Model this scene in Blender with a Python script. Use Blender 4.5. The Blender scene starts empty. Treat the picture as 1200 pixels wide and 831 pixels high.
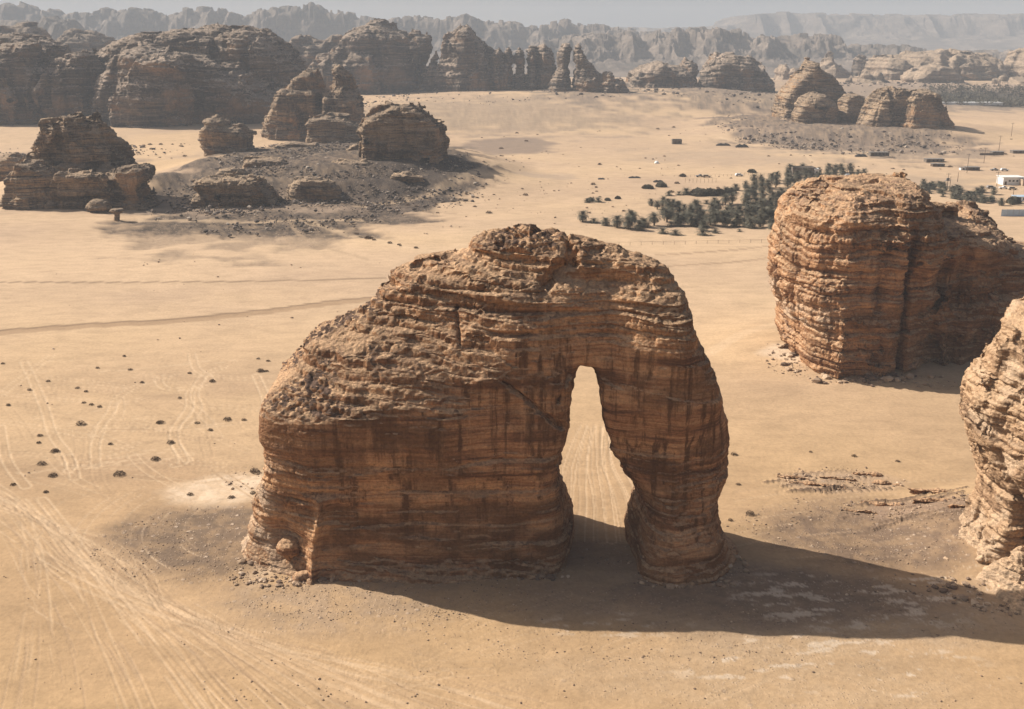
import bpy, bmesh, math, random, time
import numpy as np
from mathutils import Vector, Matrix
T0 = time.time()
rng = np.random.default_rng(7)
random.seed(7)
C = bpy.context.scene.collection
R_ = math.radians

# ------------------------------------------------------------------ camera geometry
CAMH = 78.0
FPX = 1200.0
PITCH = math.atan((415.5 - 45) / FPX)
CP, SP = math.cos(PITCH), math.sin(PITCH)

def pz(u, v, y):
    """photo pixel on the vertical plane at distance y -> x, z"""
    yc = (415.5 - v) / FPX
    t = y / (CP + yc * SP)
    return ((u - 600) / FPX * t, CAMH + t * (-SP + yc * CP))

def gp(u, v, z=0.0):
    """photo pixel on level ground z -> x, y"""
    yc = (415.5 - v) / FPX
    dz = -SP + yc * CP
    t = (z - CAMH) / dz
    return ((u - 600) / FPX * t, t * (CP + yc * SP))

# ------------------------------------------------------------------ noise
_tab = rng.random(65536).astype(np.float32)
A1, A2, A3 = np.uint32(73856093), np.uint32(19349663), np.uint32(83492791)
def _s(s): return np.uint32((s * 2654435 + 12345) & 0xFFFF)
def _h(ix, iy, iz, s):
    return _tab[((ix.astype(np.uint32) * A1) ^ (iy.astype(np.uint32) * A2) ^ (iz.astype(np.uint32) * A3) ^ _s(s)) & np.uint32(0xFFFF)]

def vn(x, y, z, s=0):
    x = np.asarray(x, np.float32); y = np.asarray(y, np.float32); z = np.asarray(z, np.float32)
    fx, fy, fz = np.floor(x), np.floor(y), np.floor(z)
    ix = fx.astype(np.int32).astype(np.uint32) * A1; iy = fy.astype(np.int32).astype(np.uint32) * A2; iz = fz.astype(np.int32).astype(np.uint32) * A3 ^ _s(s)
    x = x - fx; y = y - fy; z = z - fz
    x = x * x * (3 - 2 * x); y = y * y * (3 - 2 * y); z = z * z * (3 - 2 * z)
    jx, jy, jz = ix + A1, iy + A2, (fz.astype(np.int32) + 1).astype(np.uint32) * A3 ^ _s(s)
    M = np.uint32(0xFFFF)
    p00, p10, p01, p11 = ix ^ iy, jx ^ iy, ix ^ jy, jx ^ jy
    def g(p, c): return _tab[(p ^ c) & M]
    a = g(p00, iz); a = a + (g(p10, iz) - a) * x
    b = g(p01, iz); b = b + (g(p11, iz) - b) * x
    a = a + (b - a) * y
    c = g(p00, jz); c = c + (g(p10, jz) - c) * x
    d = g(p01, jz); d = d + (g(p11, jz) - d) * x
    c = c + (d - c) * y
    return (a + (c - a) * z) * 2 - 1

def fbm(x, y, z, o=3, s=0, g=0.5):
    r = 0; a = 1; n = 0
    for i in range(o):
        r = r + a * vn(x, y, z, s + i * 17); n += a
        a *= g; x = x * 2.03 + 11.3; y = y * 2.03 + 5.7; z = z * 2.03 + 3.1
    return r / n

def n1(t, s):
    f = np.floor(t); i = f.astype(np.int64); t = (t - f)
    t = t * t * (3 - 2 * t)
    a = _tab[(i * 7919 + s * 104729) & 0xFFFF]; b = _tab[((i + 1) * 7919 + s * 104729) & 0xFFFF]
    return (a + (b - a) * t) * 2 - 1

def worley(x, y, z, s=0):
    x = np.asarray(x, np.float32); y = np.asarray(y, np.float32); z = np.asarray(z, np.float32)
    fx, fy, fz = np.floor(x), np.floor(y), np.floor(z)
    ix, iy, iz = fx.astype(np.int32), fy.astype(np.int32), fz.astype(np.int32)
    x = x - fx; y = y - fy; z = z - fz
    f1 = np.full(x.shape, 9.0, np.float32); f2 = f1.copy(); rid = np.zeros(x.shape, np.float32)
    M = np.uint32(0xFFFF)
    for dx in (-1, 0, 1):
        a = (ix + dx).astype(np.uint32) * A1
        for dy in (-1, 0, 1):
            ab = a ^ (iy + dy).astype(np.uint32) * A2
            for dz in (-1, 0, 1):
                hh = ab ^ (iz + dz).astype(np.uint32) * A3
                px = _tab[(hh ^ _s(s + 1)) & M] + dx - x; py = _tab[(hh ^ _s(s + 2)) & M] + dy - y; qz = _tab[(hh ^ _s(s + 3)) & M] + dz - z
                d = px * px + py * py + qz * qz
                m = d < f1
                f2 = np.where(m, f1, np.minimum(f2, d))
                rid = np.where(m, _tab[(hh ^ _s(s + 4)) & M], rid)
                f1 = np.where(m, d, f1)
    return np.sqrt(f1), np.sqrt(f2), rid

def up2(D):
    """double a grid by linear interpolation"""
    for ax in range(3):
        D = np.moveaxis(D, ax, 0)
        o = np.empty((2 * D.shape[0] - 1,) + D.shape[1:], np.float32)
        o[::2] = D; o[1::2] = 0.5 * (D[1:] + D[:-1])
        D = np.moveaxis(o, 0, ax)
    return np.ascontiguousarray(D)

def sst(a, b, x):
    t = np.clip((x - a) / (b - a), 0, 1)
    return t * t * (3 - 2 * t)
def smax(a, b, k):
    h = np.maximum(k - np.abs(a - b), 0) / k
    return np.maximum(a, b) + h * h * k * 0.25
def smin(a, b, k): return -smax(-a, -b, k)

def polysdf(P, X, Z):
    """signed distance (negative inside) of a closed polygon, on arrays X, Z"""
    P = np.asarray(P, float); d = np.full(X.shape, 1e9); ins = np.zeros(X.shape, bool)
    n = len(P)
    for i in range(n):
        ax, az = P[i]; bx, bz = P[(i + 1) % n]
        ex, ez = bx - ax, bz - az
        wx, wz = X - ax, Z - az
        t = np.clip((wx * ex + wz * ez) / (ex * ex + ez * ez + 1e-12), 0, 1)
        d = np.minimum(d, (wx - ex * t) ** 2 + (wz - ez * t) ** 2)
        c = ((az > Z) != (bz > Z)) & (X < ex * (Z - az) / (ez + 1e-12) + ax)
        ins ^= c
    return np.where(ins, -1, 1) * np.sqrt(d)

# ------------------------------------------------------------------ surface nets
def surface_nets(D, o, h):
    nx, ny, nz = D.shape
    S = D < 0
    cell = {}
    cs = (nx - 1, ny - 1, nz - 1)
    def cid(i, j, k): return (i * cs[1] + j) * cs[2] + k
    cells = []; pts = []; quads = []
    for ax in range(3):
        sl0 = [slice(None)] * 3; sl1 = [slice(None)] * 3
        sl0[ax] = slice(0, -1); sl1[ax] = slice(1, None)
        a, b = S[tuple(sl0)], S[tuple(sl1)]
        I = np.argwhere(a != b)
        o1, o2 = [(1, 2), (2, 0), (0, 1)][ax]
        ok = (I[:, o1] > 0) & (I[:, o2] > 0) & (I[:, o1] < D.shape[o1] - 1) & (I[:, o2] < D.shape[o2] - 1)
        I = I[ok]
        J = I.copy(); J[:, ax] += 1
        d0 = D[I[:, 0], I[:, 1], I[:, 2]].astype(float); d1 = D[J[:, 0], J[:, 1], J[:, 2]].astype(float)
        t = d0 / (d0 - d1)
        P = I.astype(float); P[:, ax] += t
        q = []
        for (s1, s2) in ((-1, -1), (0, -1), (0, 0), (-1, 0)):
            K = I.copy(); K[:, o1] += s1; K[:, o2] += s2
            c = cid(K[:, 0], K[:, 1], K[:, 2])
            q.append(c); cells.append(c); pts.append(P)
        q = np.stack(q, 1)
        flip = ~(d0 < 0)
        q[flip] = q[flip][:, ::-1]
        quads.append(q)
    cells = np.concatenate(cells); pts = np.concatenate(pts); quads = np.concatenate(quads)
    uc, inv = np.unique(cells, return_inverse=True)
    cnt = np.bincount(inv)
    V = np.stack([np.bincount(inv, pts[:, k]) / cnt for k in range(3)], 1)
    Q = np.searchsorted(uc, quads)
    return V * h + np.array(o), Q

def normals(V, Q):
    a = V[Q[:, 2]] - V[Q[:, 0]]; b = V[Q[:, 3]] - V[Q[:, 1]]
    n = np.cross(a, b)
    N = np.zeros_like(V)
    for k in range(4):
        for c in range(3):
            N[:, c] += np.bincount(Q[:, k], n[:, c], len(V))
    return N / (np.linalg.norm(N, axis=1, keepdims=True) + 1e-9)

def drop_islands(V, Q, keep=0.04):
    lab = np.arange(len(V))
    for it in range(200):
        m = lab[Q].min(1); new = lab.copy()
        for k in range(4): np.minimum.at(new, Q[:, k], m)
        new = new[new]; new = new[new]
        if (new == lab).all(): break
        lab = new
    cnt = np.bincount(lab, minlength=len(V))
    ok = cnt[lab] > keep * cnt.max()
    if ok.all(): return V, Q
    idx = np.cumsum(ok) - 1
    return V[ok], idx[Q[ok[Q[:, 0]]]]

def mk(name, V, Q, mat, loc=(0, 0, 0), attrs=None, parent=None, smooth=True):
    me = bpy.data.meshes.new(name)
    V = np.asarray(V, np.float32) - np.asarray(loc, np.float32)
    Q = np.asarray(Q, np.int32); k = Q.shape[1]
    me.vertices.add(len(V)); me.vertices.foreach_set('co', V.ravel())
    me.loops.add(Q.size); me.loops.foreach_set('vertex_index', Q.ravel())
    me.polygons.add(len(Q)); me.polygons.foreach_set('loop_start', np.arange(0, Q.size, k, dtype=np.int32))
    me.update(calc_edges=True)
    me.polygons.foreach_set('use_smooth', np.full(len(Q), smooth))
    for an, av in (attrs or {}).items():
        av = np.asarray(av, np.float32)
        if av.ndim == 1:
            at = me.attributes.new(an, 'FLOAT', 'POINT'); at.data.foreach_set('value', av)
        else:
            at = me.attributes.new(an, 'FLOAT_COLOR', 'POINT')
            at.data.foreach_set('color', np.concatenate([av, np.ones((len(av), 1), np.float32)], 1).ravel())
    me.materials.append(mat)
    o = bpy.data.objects.new(name, me); C.objects.link(o); o.location = loc
    if parent is not None: o.parent = parent
    return o

def tag(o, label=None, cat=None, group=None, kind=None):
    if label: o['label'] = label
    if cat: o['category'] = cat
    if group: o['group'] = group
    if kind: o['kind'] = kind
    return o

# ------------------------------------------------------------------ material helpers
def new_mat(name):
    m = bpy.data.materials.new(name); m.use_nodes = True
    nt = m.node_tree; nt.nodes.clear()
    out = nt.nodes.new('ShaderNodeOutputMaterial'); b = nt.nodes.new('ShaderNodeBsdfPrincipled')
    nt.links.new(b.outputs[0], out.inputs[0])
    b.inputs['Roughness'].default_value = 0.9
    b.inputs['Specular IOR Level'].default_value = 0.2
    return m, nt, b
class NB:
    def __init__(s, nt): s.nt = nt; s.L = nt.links.new
    def n(s, t, **k):
        o = s.nt.nodes.new(t)
        for a, b in k.items(): setattr(o, a, b)
        return o
    def put(s, sock, v):
        if hasattr(v, 'node'): s.L(v, sock)
        elif isinstance(v, (tuple, list)): sock.default_value = (*v, 1)[:len(sock.default_value)] if len(v) == 3 and len(sock.default_value) == 4 else v
        else: sock.default_value = v
    def math(s, op, a, b=0.0, clamp=False):
        o = s.n('ShaderNodeMath', operation=op, use_clamp=clamp); s.put(o.inputs[0], a); s.put(o.inputs[1], b); return o.outputs[0]
    def mix(s, f, a, b, bt='MIX'):
        o = s.n('ShaderNodeMix', data_type='RGBA', blend_type=bt); s.put(o.inputs[0], f); s.put(o.inputs[6], a); s.put(o.inputs[7], b); return o.outputs[2]
    def ramp(s, f, stops):
        o = s.n('ShaderNodeValToRGB'); cr = o.color_ramp
        while len(cr.elements) < len(stops): cr.elements.new(0.5)
        for e, (p, c) in zip(cr.elements, stops):
            e.position = p; e.color = (*c, 1) if isinstance(c, (tuple, list)) else (c, c, c, 1)
        s.put(o.inputs[0], f); return o.outputs[0]
    def noise(s, co, scale=1.0, detail=4, rough=0.55, dist=0.0, vec=None):
        if vec:
            mp = s.n('ShaderNodeMapping'); s.L(co, mp.inputs[0]); mp.inputs['Scale'].default_value = vec; co = mp.outputs[0]
        o = s.n('ShaderNodeTexNoise'); s.L(co, o.inputs['Vector'])
        o.inputs['Scale'].default_value = scale; o.inputs['Detail'].default_value = detail
        o.inputs['Roughness'].default_value = rough; o.inputs['Distortion'].default_value = dist
        return o.outputs[0]
    def vor(s, co, scale=1.0, feature='F1', out='Distance', vec=None):
        if vec:
            mp = s.n('ShaderNodeMapping'); s.L(co, mp.inputs[0]); mp.inputs['Scale'].default_value = vec; co = mp.outputs[0]
        o = s.n('ShaderNodeTexVoronoi', feature=feature); s.L(co, o.inputs['Vector']); o.inputs['Scale'].default_value = scale
        return o.outputs[out]
    def attr(s, name, out='Fac'):
        o = s.n('ShaderNodeAttribute', attribute_name=name); return o.outputs[out]
    def bump(s, h, dist, strength=1.0, nrm=None):
        o = s.n('ShaderNodeBump'); s.put(o.inputs['Height'], h); o.inputs['Distance'].default_value = dist
        o.inputs['Strength'].default_value = strength
        if nrm is not None: s.L(nrm, o.inputs['Normal'])
        return o.outputs[0]

def rock_mat(name, light, mid, dark, rubble_c, k=1.0, varnish=0.6, streak=0.7, redness=None, pale=(0.46, 0.36, 0.27), ochre=0.0, dust=(0.5, 0.345, 0.215)):
    """layered sandstone; k scales the grain with viewing distance class of the rock's size"""
    m, nt, b = new_mat(name); q = NB(nt)
    co = q.n('ShaderNodeTexCoord').outputs['Object']
    geo = q.n('ShaderNodeNewGeometry')
    sep = q.n('ShaderNodeSeparateXYZ'); q.L(geo.outputs['Normal'], sep.inputs[0])
    nz = sep.outputs[2]
    st1 = q.noise(co, 1 / k, 5, 0.6, 0.3, vec=(0.035, 0.035, 0.42))
    st2 = q.noise(co, 1 / k, 3, 0.6, 0.2, vec=(0.09, 0.09, 2.2))
    s = q.math('ADD', q.math('MULTIPLY', st1, 0.65), q.math('MULTIPLY', st2, 0.35))
    col = q.ramp(s, [(0.38, dark), (0.46, mid), (0.54, light), (0.6, mid), (0.68, tuple(c * 0.6 for c in mid))])
    # patchy desert varnish and vertical wash streaks on steep faces
    steep = q.ramp(nz, [(0.25, 1.0), (0.6, 0.0)])
    vb = q.noise(co, 1 / k, 5, 0.6, 0.5, vec=(0.07, 0.07, 0.11))
    vfac = q.math('MULTIPLY', q.ramp(vb, [(0.47, 0.0), (0.56, 1.0)]), varnish)
    col = q.mix(vfac, col, tuple(c * 0.42 for c in mid))
    if ochre:
        oc = q.ramp(q.noise(co, 1 / k, 4, 0.6, 0.4, vec=(0.045, 0.045, 0.09)), [(0.5, 0.0), (0.62, 1.0)])
        col = q.mix(q.math('MULTIPLY', q.math('MULTIPLY', oc, steep), ochre), col, (0.40, 0.235, 0.125))
    sk = q.noise(co, 1 / k, 4, 0.65, 0.1, vec=(0.8, 0.8, 0.035))
    skf = q.math('MULTIPLY', q.math('MULTIPLY', q.ramp(sk, [(0.5, 0.0), (0.62, 1.0)]), steep), q.math('MULTIPLY', streak, q.attr('streak')))
    col = q.mix(skf, col, tuple(c * 0.33 for c in mid))
    col = q.mix(q.math('MULTIPLY', q.math('MULTIPLY', q.ramp(q.noise(co, 1 / k, 4, 0.65, 0.1, vec=(0.55, 0.55, 0.05)), [(0.54, 0.0), (0.68, 1.0)]), steep), 0.28), col, tuple(min(1, c * 1.5) for c in light))
    col = q.mix(q.math('MULTIPLY', q.attr('varnish_shade'), 0.9), col, tuple(c * 0.34 for c in mid))  # varnish on the arch; on the rock tower, shade painted into the colour
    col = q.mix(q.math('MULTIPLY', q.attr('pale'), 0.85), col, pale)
    # dark loose stone on the gentler tops
    rc = q.vor(co, 1.5 / k, 'F1', 'Color')
    sepc = q.n('ShaderNodeSeparateColor'); q.L(rc, sepc.inputs[0])
    flat = q.ramp(nz, [(0.3, 0.0), (0.62, 1.0)])
    rp = q.ramp(q.noise(co, 0.16 / k, 4, 0.65), [(0.4, 0.0), (0.58, 1.0)])
    rf = q.math('MULTIPLY', q.math('MULTIPLY', q.ramp(sepc.outputs[0], [(0.3, 0.0), (0.42, 1.0)]), flat), q.math('MAXIMUM', q.math('MULTIPLY', rp, 0.7), q.attr('rubble')))
    col = q.mix(q.math('MULTIPLY', rf, q.attr('rubblek')), col, q.mix(sepc.outputs[1], rubble_c, tuple(c * 2.0 for c in rubble_c)))
    # dusty sand on flat tops
    col = q.mix(q.math('MULTIPLY', q.math('MULTIPLY', flat, 0.6), q.math('SUBTRACT', 1.0, rf, True)), col, dust)
    fine = q.noise(co, 2.6 / k, 6, 0.7)
    col = q.mix(1.0, col, q.ramp(fine, [(0.3, 0.62), (0.48, 1.05), (0.7, 1.4)]), 'MULTIPLY')
    q.L(col, b.inputs['Base Color'])
    h1 = q.noise(co, 1 / k, 6, 0.7, 0.3, vec=(0.7, 0.7, 2.6))
    h2 = q.vor(co, 1.6 / k, 'F1', 'Distance', vec=(1, 1, 1.6))
    h = q.math('ADD', h1, q.math('MULTIPLY', h2, -0.45))
    q.L(q.bump(h, 0.45 * k, 0.9, q.bump(fine, 0.13 * k, 0.7)), b.inputs['Normal'])
    b.inputs['Roughness'].default_value = 0.95; b.inputs['Specular IOR Level'].default_value = 0.1
    return m

# ------------------------------------------------------------------ rock builder
def strata(z, amp=1.15, s=0):
    a = np.tanh(2.6 * n1(z / 4.3, s)) * 0.5
    b = np.tanh(2.6 * n1(z / 1.7, s + 1)) * 0.32
    c = np.tanh(2.2 * n1(z / 0.75, s + 2)) * 0.18
    return amp * (a + b + c)

def beds(z, x, y, s):
    """per bed ledges: every bed steps in or out on its own, is cut into joint blocks and has recessed partings"""
    out = 0
    for sc, am, bl in ((2.7, 0.95, 3.4), (1.05, 0.5, 1.9), (0.5, 0.22, 1.2)):
        q = z / sc + 0.75 * n1(z / (sc * 2.3), s + 40)
        i = np.floor(q); fr = q - i
        ed = np.minimum(fr, 1 - fr)
        lat = vn(x / (bl * 2.4), y / (bl * 2.4), i * 5.17, s + 41)
        one = _tab[(i.astype(np.int64) * 7919 + s * 31) & 0xFFFF] * 2 - 1
        w1, w2, r = worley(x / bl, y / bl, i + 0.5, s + 42)
        out = out + am * (0.45 * one + 0.55 * lat + 0.35 * (r - 0.5) - 0.5 * sst(0.14, 0.0, ed) - 0.35 * sst(0.1, 0.0, w2 - w1) - 0.15 * (1 - 2 * ed))
    return out

def _one(x, y, z): return 1.0
def finish(name, D, o, h, mat, loc, amp, seed, k, rubble=1.0, flute=0.0, streakf=None, palef=None, rubblef=None, rubblek=1.0, extra=None, terrace=0.75, darkf=None, plates=0.10, double=True, step=1.5, bed=1.0, topbed=0.25, bedf=_one):
    if double:
        D = up2(D); h = h / 2
    V, Q = drop_islands(*surface_nets(D, o, h))
    N = normals(V, Q)
    x, y, z = (V[:, i].astype(np.float32) for i in range(3))
    up = N[:, 2]
    top = sst(0.2, 0.6, up)
    warp = fbm(x / (26 * k), y / (26 * k), z / (30 * k), 3, seed + 9)
    zz = (z + 2.6 * k * warp) / k
    mod = 0.55 + 0.7 * vn(x / (9 * k), y / (9 * k), z / (5 * k), seed + 4)
    mod = np.clip(0.75 + 0.6 * vn(x / (9 * k), y / (9 * k), z / (5 * k), seed + 4), 0.2, 1.3)
    hb = beds(zz, x / k, y / k, seed) * mod * bed * (1 - topbed * top) * bedf(x, y, z)
    hb = np.clip(hb, -1.3, 0.85 - 0.35 * top)
    d = 0.20 * fbm(x / (3.2 * k), y / (3.2 * k), z / (1.3 * k), 4, seed + 21)
    f1, f2, rid = worley(x / (0.95 * k), y / (0.95 * k), z / (0.8 * k), seed + 5)
    rm = 0.55 * sst(0.0, 0.35, fbm(x / (9 * k), y / (9 * k), z / (9 * k), 2, seed + 33))
    if rubblef is not None: rm = np.maximum(rm * 0.6, rubblef(x, y, z))
    d += top * rubble * (0.6 * (rid - 0.4) - 0.55 * f1) * rm
    if plates:
        g1, g2, gr = worley(x / (4.5 * k), y / (4.5 * k), z / (1.6 * k), seed + 8)
        e1, e2, er = worley(x / (0.55 * k), y / (0.55 * k), z / (0.4 * k), seed + 18)
        d += (0.05 + 0.12 * top) * (er - 0.5 - 0.5 * e1)
        d -= plates * (2.2 * sst(0.10, 0.0, g2 - g1) - 1.6 * (gr - 0.5)) * (0.35 + 0.65 * top)
    if flute:
        band = sst(-0.1, 0.4, n1(zz / 3.1, seed + 50)) * (1 - top) * sst(-0.3, 0.2, vn(x / (11 * k), y / (11 * k), z / (6 * k), seed + 52))
        d -= flute * band * (1 - sst(0.0, 0.55, np.abs(vn(x / (0.6 * k), y / (0.6 * k), z / (2.4 * k), seed + 51))))
    Hn = N * np.array([1, 1, 0.2])
    V = V + N * (d * amp * k)[:, None] + Hn * (hb * amp * k)[:, None]
    if terrace:
        x, y, z = (V[:, i].astype(np.float32) for i in range(3))
        for st, a in ((step * k, 0.9), (step * 0.42 * k, 0.6)):
            q = (z + 1.6 * k * fbm(x / (14 * k), y / (14 * k), z / (40 * k), 3, seed + 61) + 0.12 * x) / st
            q = q + 0.7 * n1(q / 2.7, seed + 62)
            fr = q - np.floor(q)
            V[:, 2] += a * terrace * st * (sst(0.55, 0.95, fr) - fr) * sst(0.12, 0.4, up) * (0.55 + 0.45 * vn(x / (6 * k), y / (6 * k), z / (4 * k), seed + 63))
    if extra is not None: V = extra(V, N, top)
    x, y, z = (V[:, i] for i in range(3))
    zero = np.zeros(len(V), np.float32)
    at = {'streak': zero + 1 if streakf is None else streakf(x, y, z),
          'pale': zero if palef is None else palef(x, y, z),
          'rubble': zero if rubblef is None else rubblef(x, y, z),
          'varnish_shade': zero if darkf is None else darkf(x, y, z),
          'rubblek': zero + rubblek}
    print(name, len(V), round(time.time() - T0, 1))
    return mk(name, V, Q, mat, loc, at)

def lobes_rock(name, lobes, h, mat, amp=1.0, seed=0, k=1.0, base=-3.0, edge=1.0, cracks=0.0, pr=0.3, block=1.0, deep=None, **kw):
    """lobes: (outline in photo pixels, distance of the middle, half thickness, edge roundness, yaw lean)"""
    W = []
    for L in lobes:
        pts, yc, T, Rr = L[:4]
        P = [pz(u, v, yc) for u, v in pts]
        zb = base - 6
        P = P + [(P[-1][0], zb), (P[0][0], zb)]
        W.append((P, yc, T, Rr, L[4] if len(L) > 4 else 0.0, L[5] if len(L) > 5 else pr))
    allx = [p[0] for w in W for p in w[0]]; allz = [p[1] for w in W for p in w[0]]
    h = 2 * h; m = 2 * h + 1.5 * k
    x0, x1 = min(allx) - m, max(allx) + m
    y0, y1 = min(w[1] - w[2] for w in W) - m, max(w[1] + w[2] for w in W) + m
    if any(w[4] for w in W): y0 -= 6 * k; y1 += 6 * k
    z0, z1 = base - 2 * h, max(allz) + m
    X = np.arange(x0, x1, h); Y = np.arange(y0, y1, h); Z = np.arange(z0, z1, h)
    XX, ZZ = np.meshgrid(X, Z, indexing='ij')
    D = None
    for P, yc, T, Rr, lean, prr in W:
        d2 = polysdf(P, XX, ZZ)
        inn = np.clip(-d2 / Rr, 0, 1)
        half = T * np.clip(1 - (1 - inn) ** 2.6, 0, 1) ** (1 / 2.2)
        xa, xb = min(p[0] for p in P), max(p[0] for p in P)
        half = half * (1 - prr + prr * np.sqrt(np.clip(1 - ((XX - 0.5 * (xa + xb)) / (0.5 * (xb - xa))) ** 2, 0, 1)))
        yy = yc + lean * (XX - 0.5 * (P[0][0] + P[-3][0]))
        dd = np.abs(Y[None, :, None] - yy[:, None, :]) - half[:, None, :]
        d = smax(d2[:, None, :] + 0 * Y[None, :, None], dd * 0.8, 0.4 * Rr).astype(np.float32)
        D = d if D is None else smin(D, d, 1.5 * k * edge).astype(np.float32)
    near = np.abs(D) < 6 * k
    I = np.argwhere(near)
    x = X[I[:, 0]]; y = Y[I[:, 1]]; z = Z[I[:, 2]]
    b = 2.6 * fbm(x / (16 * k), y / (16 * k), z / (26 * k), 3, seed + 70)
    b += 1.4 * (np.abs(vn(x / (5 * k), y / (5 * k), z / (22 * k), seed + 77)) - .3) * (1 + cracks)
    b += -0.3 + 0.8 * np.tanh(3 * n1((z + 2.5 * k * vn(x / (20 * k), y / (20 * k), 0 * x, seed)) / (5.2 * k), seed + 79))
    if block:
        w1 = 1.2 * k * vn(x / (4 * k), y / (4 * k), z / (4 * k), seed + 88)
        for cs, am in ((10.0, 1.3), (4.5, 0.6)):
            _, _, rid = worley((x + w1) / (cs * k), (y + w1) / (cs * k), (z + 0.3 * w1) / (0.4 * cs * k), seed + 89 + int(cs))
            b += block * am * (rid - 0.5)
    if deep is not None: b += deep(x, y, z)
    if cracks:
        wz = 3 * k * vn(x / (9 * k), y / (9 * k), z / (12 * k), seed + 80)
        c1, c2, cr = worley((x + wz) / (20 * k), (y + wz) / (20 * k), z / (200 * k), seed + 78)
        b += cracks * (4.5 * sst(0.16, 0.0, c2 - c1) + 3.0 * (cr - 0.5))
        c1, c2, cr = worley((x + wz) / (7.5 * k), (y + wz) / (7.5 * k), z / (60 * k), seed + 81)
        b += cracks * (1.8 * sst(0.16, 0.0, c2 - c1) + 1.6 * (cr - 0.5))
    D[near] += (b * k * min(amp, 1.2)).astype(np.float32)
    D[:, :, 0] = 1.0
    bx = [p[0] for p in W[0][0]]
    loc = (0.5 * (min(bx) + max(bx)), W[0][1], 0.0)
    loc = (loc[0], loc[1], float(terr(np.array([loc[0]]), np.array([loc[1]]))[0]))
    return finish(name, D, (X[0], Y[0], Z[0]), h, mat, loc, amp, seed, k, **kw)

# ------------------------------------------------------------------ terrain height
MOUNDS = [  # x, y, rx, ry, h
    (-105, 640, 122, 135, 9, 1.0), (-60, 590, 95, 85, 3, 1.0),
    (300, 930, 165, 130, 6, 1.0), (-60, 1330, 520, 460, 14, 1.0), (230, 1300, 420, 260, 5, 1.0),
    (-235, 560, 60, 60, 5, 1.0), (-330, 950, 300, 170, 6, 1.0), (640, 1600, 420, 260, 16, 1.0),
    (98, 150, 40, 26, 3.0, 1.0), (3, 152, 60, 34, 0.8, 1.0), (95, 262, 48, 40, 1.2, 1.0)]
def terr(x, y, detail=True):
    z = np.zeros(x.shape)
    for cx, cy, rx, ry, h, e in MOUNDS:
        r = ((x - cx) / rx) ** 2 + ((y - cy) / ry) ** 2
        z += h * sst(1.0, 0.25, r)
    z += 0.5 * sst(150, 500, y) * fbm(x / 60, y / 60, 0 * x, 2, 5) * 1.2
    z += 0.25 * fbm(x / 18, y / 14, 0 * x, 3, 6)
    return z

# ------------------------------------------------------------------ materials
M_arch = rock_mat('red_sandstone', (0.47, 0.275, 0.148), (0.31, 0.155, 0.078), (0.105, 0.052, 0.032), (0.07, 0.045, 0.033), 1.0, 0.6, 0.95)
M_right = rock_mat('banded_sandstone', (0.43, 0.255, 0.14), (0.29, 0.15, 0.076), (0.105, 0.055, 0.034), (0.12, 0.075, 0.055), 1.0, 0.65, 0.3)
M_pale = rock_mat('pale_sandstone', (0.39, 0.255, 0.152), (0.29, 0.18, 0.105), (0.13, 0.078, 0.048), (0.2, 0.14, 0.1), 1.0, 0.3, 0.2, pale=(0.52, 0.385, 0.265))
M_mid = rock_mat('weathered_sandstone', (0.36, 0.25, 0.155), (0.135, 0.1, 0.075), (0.055, 0.045, 0.039), (0.10, 0.078, 0.064), 1.5, 0.75, 0.3, ochre=0.75, dust=(0.36, 0.265, 0.18))
M_far = rock_mat('dark_varnished_sandstone', (0.18, 0.136, 0.102), (0.078, 0.065, 0.057), (0.046, 0.04, 0.037), (0.36, 0.28, 0.22), 2.5, 0.5, 0.2, ochre=0.5, dust=(0.3, 0.23, 0.17))
M_light = rock_mat('light_far_sandstone', (0.33, 0.25, 0.185), (0.235, 0.178, 0.132), (0.11, 0.088, 0.073), (0.2, 0.16, 0.125), 4.0, 0.5, 0.3, dust=(0.36, 0.27, 0.19))

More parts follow.
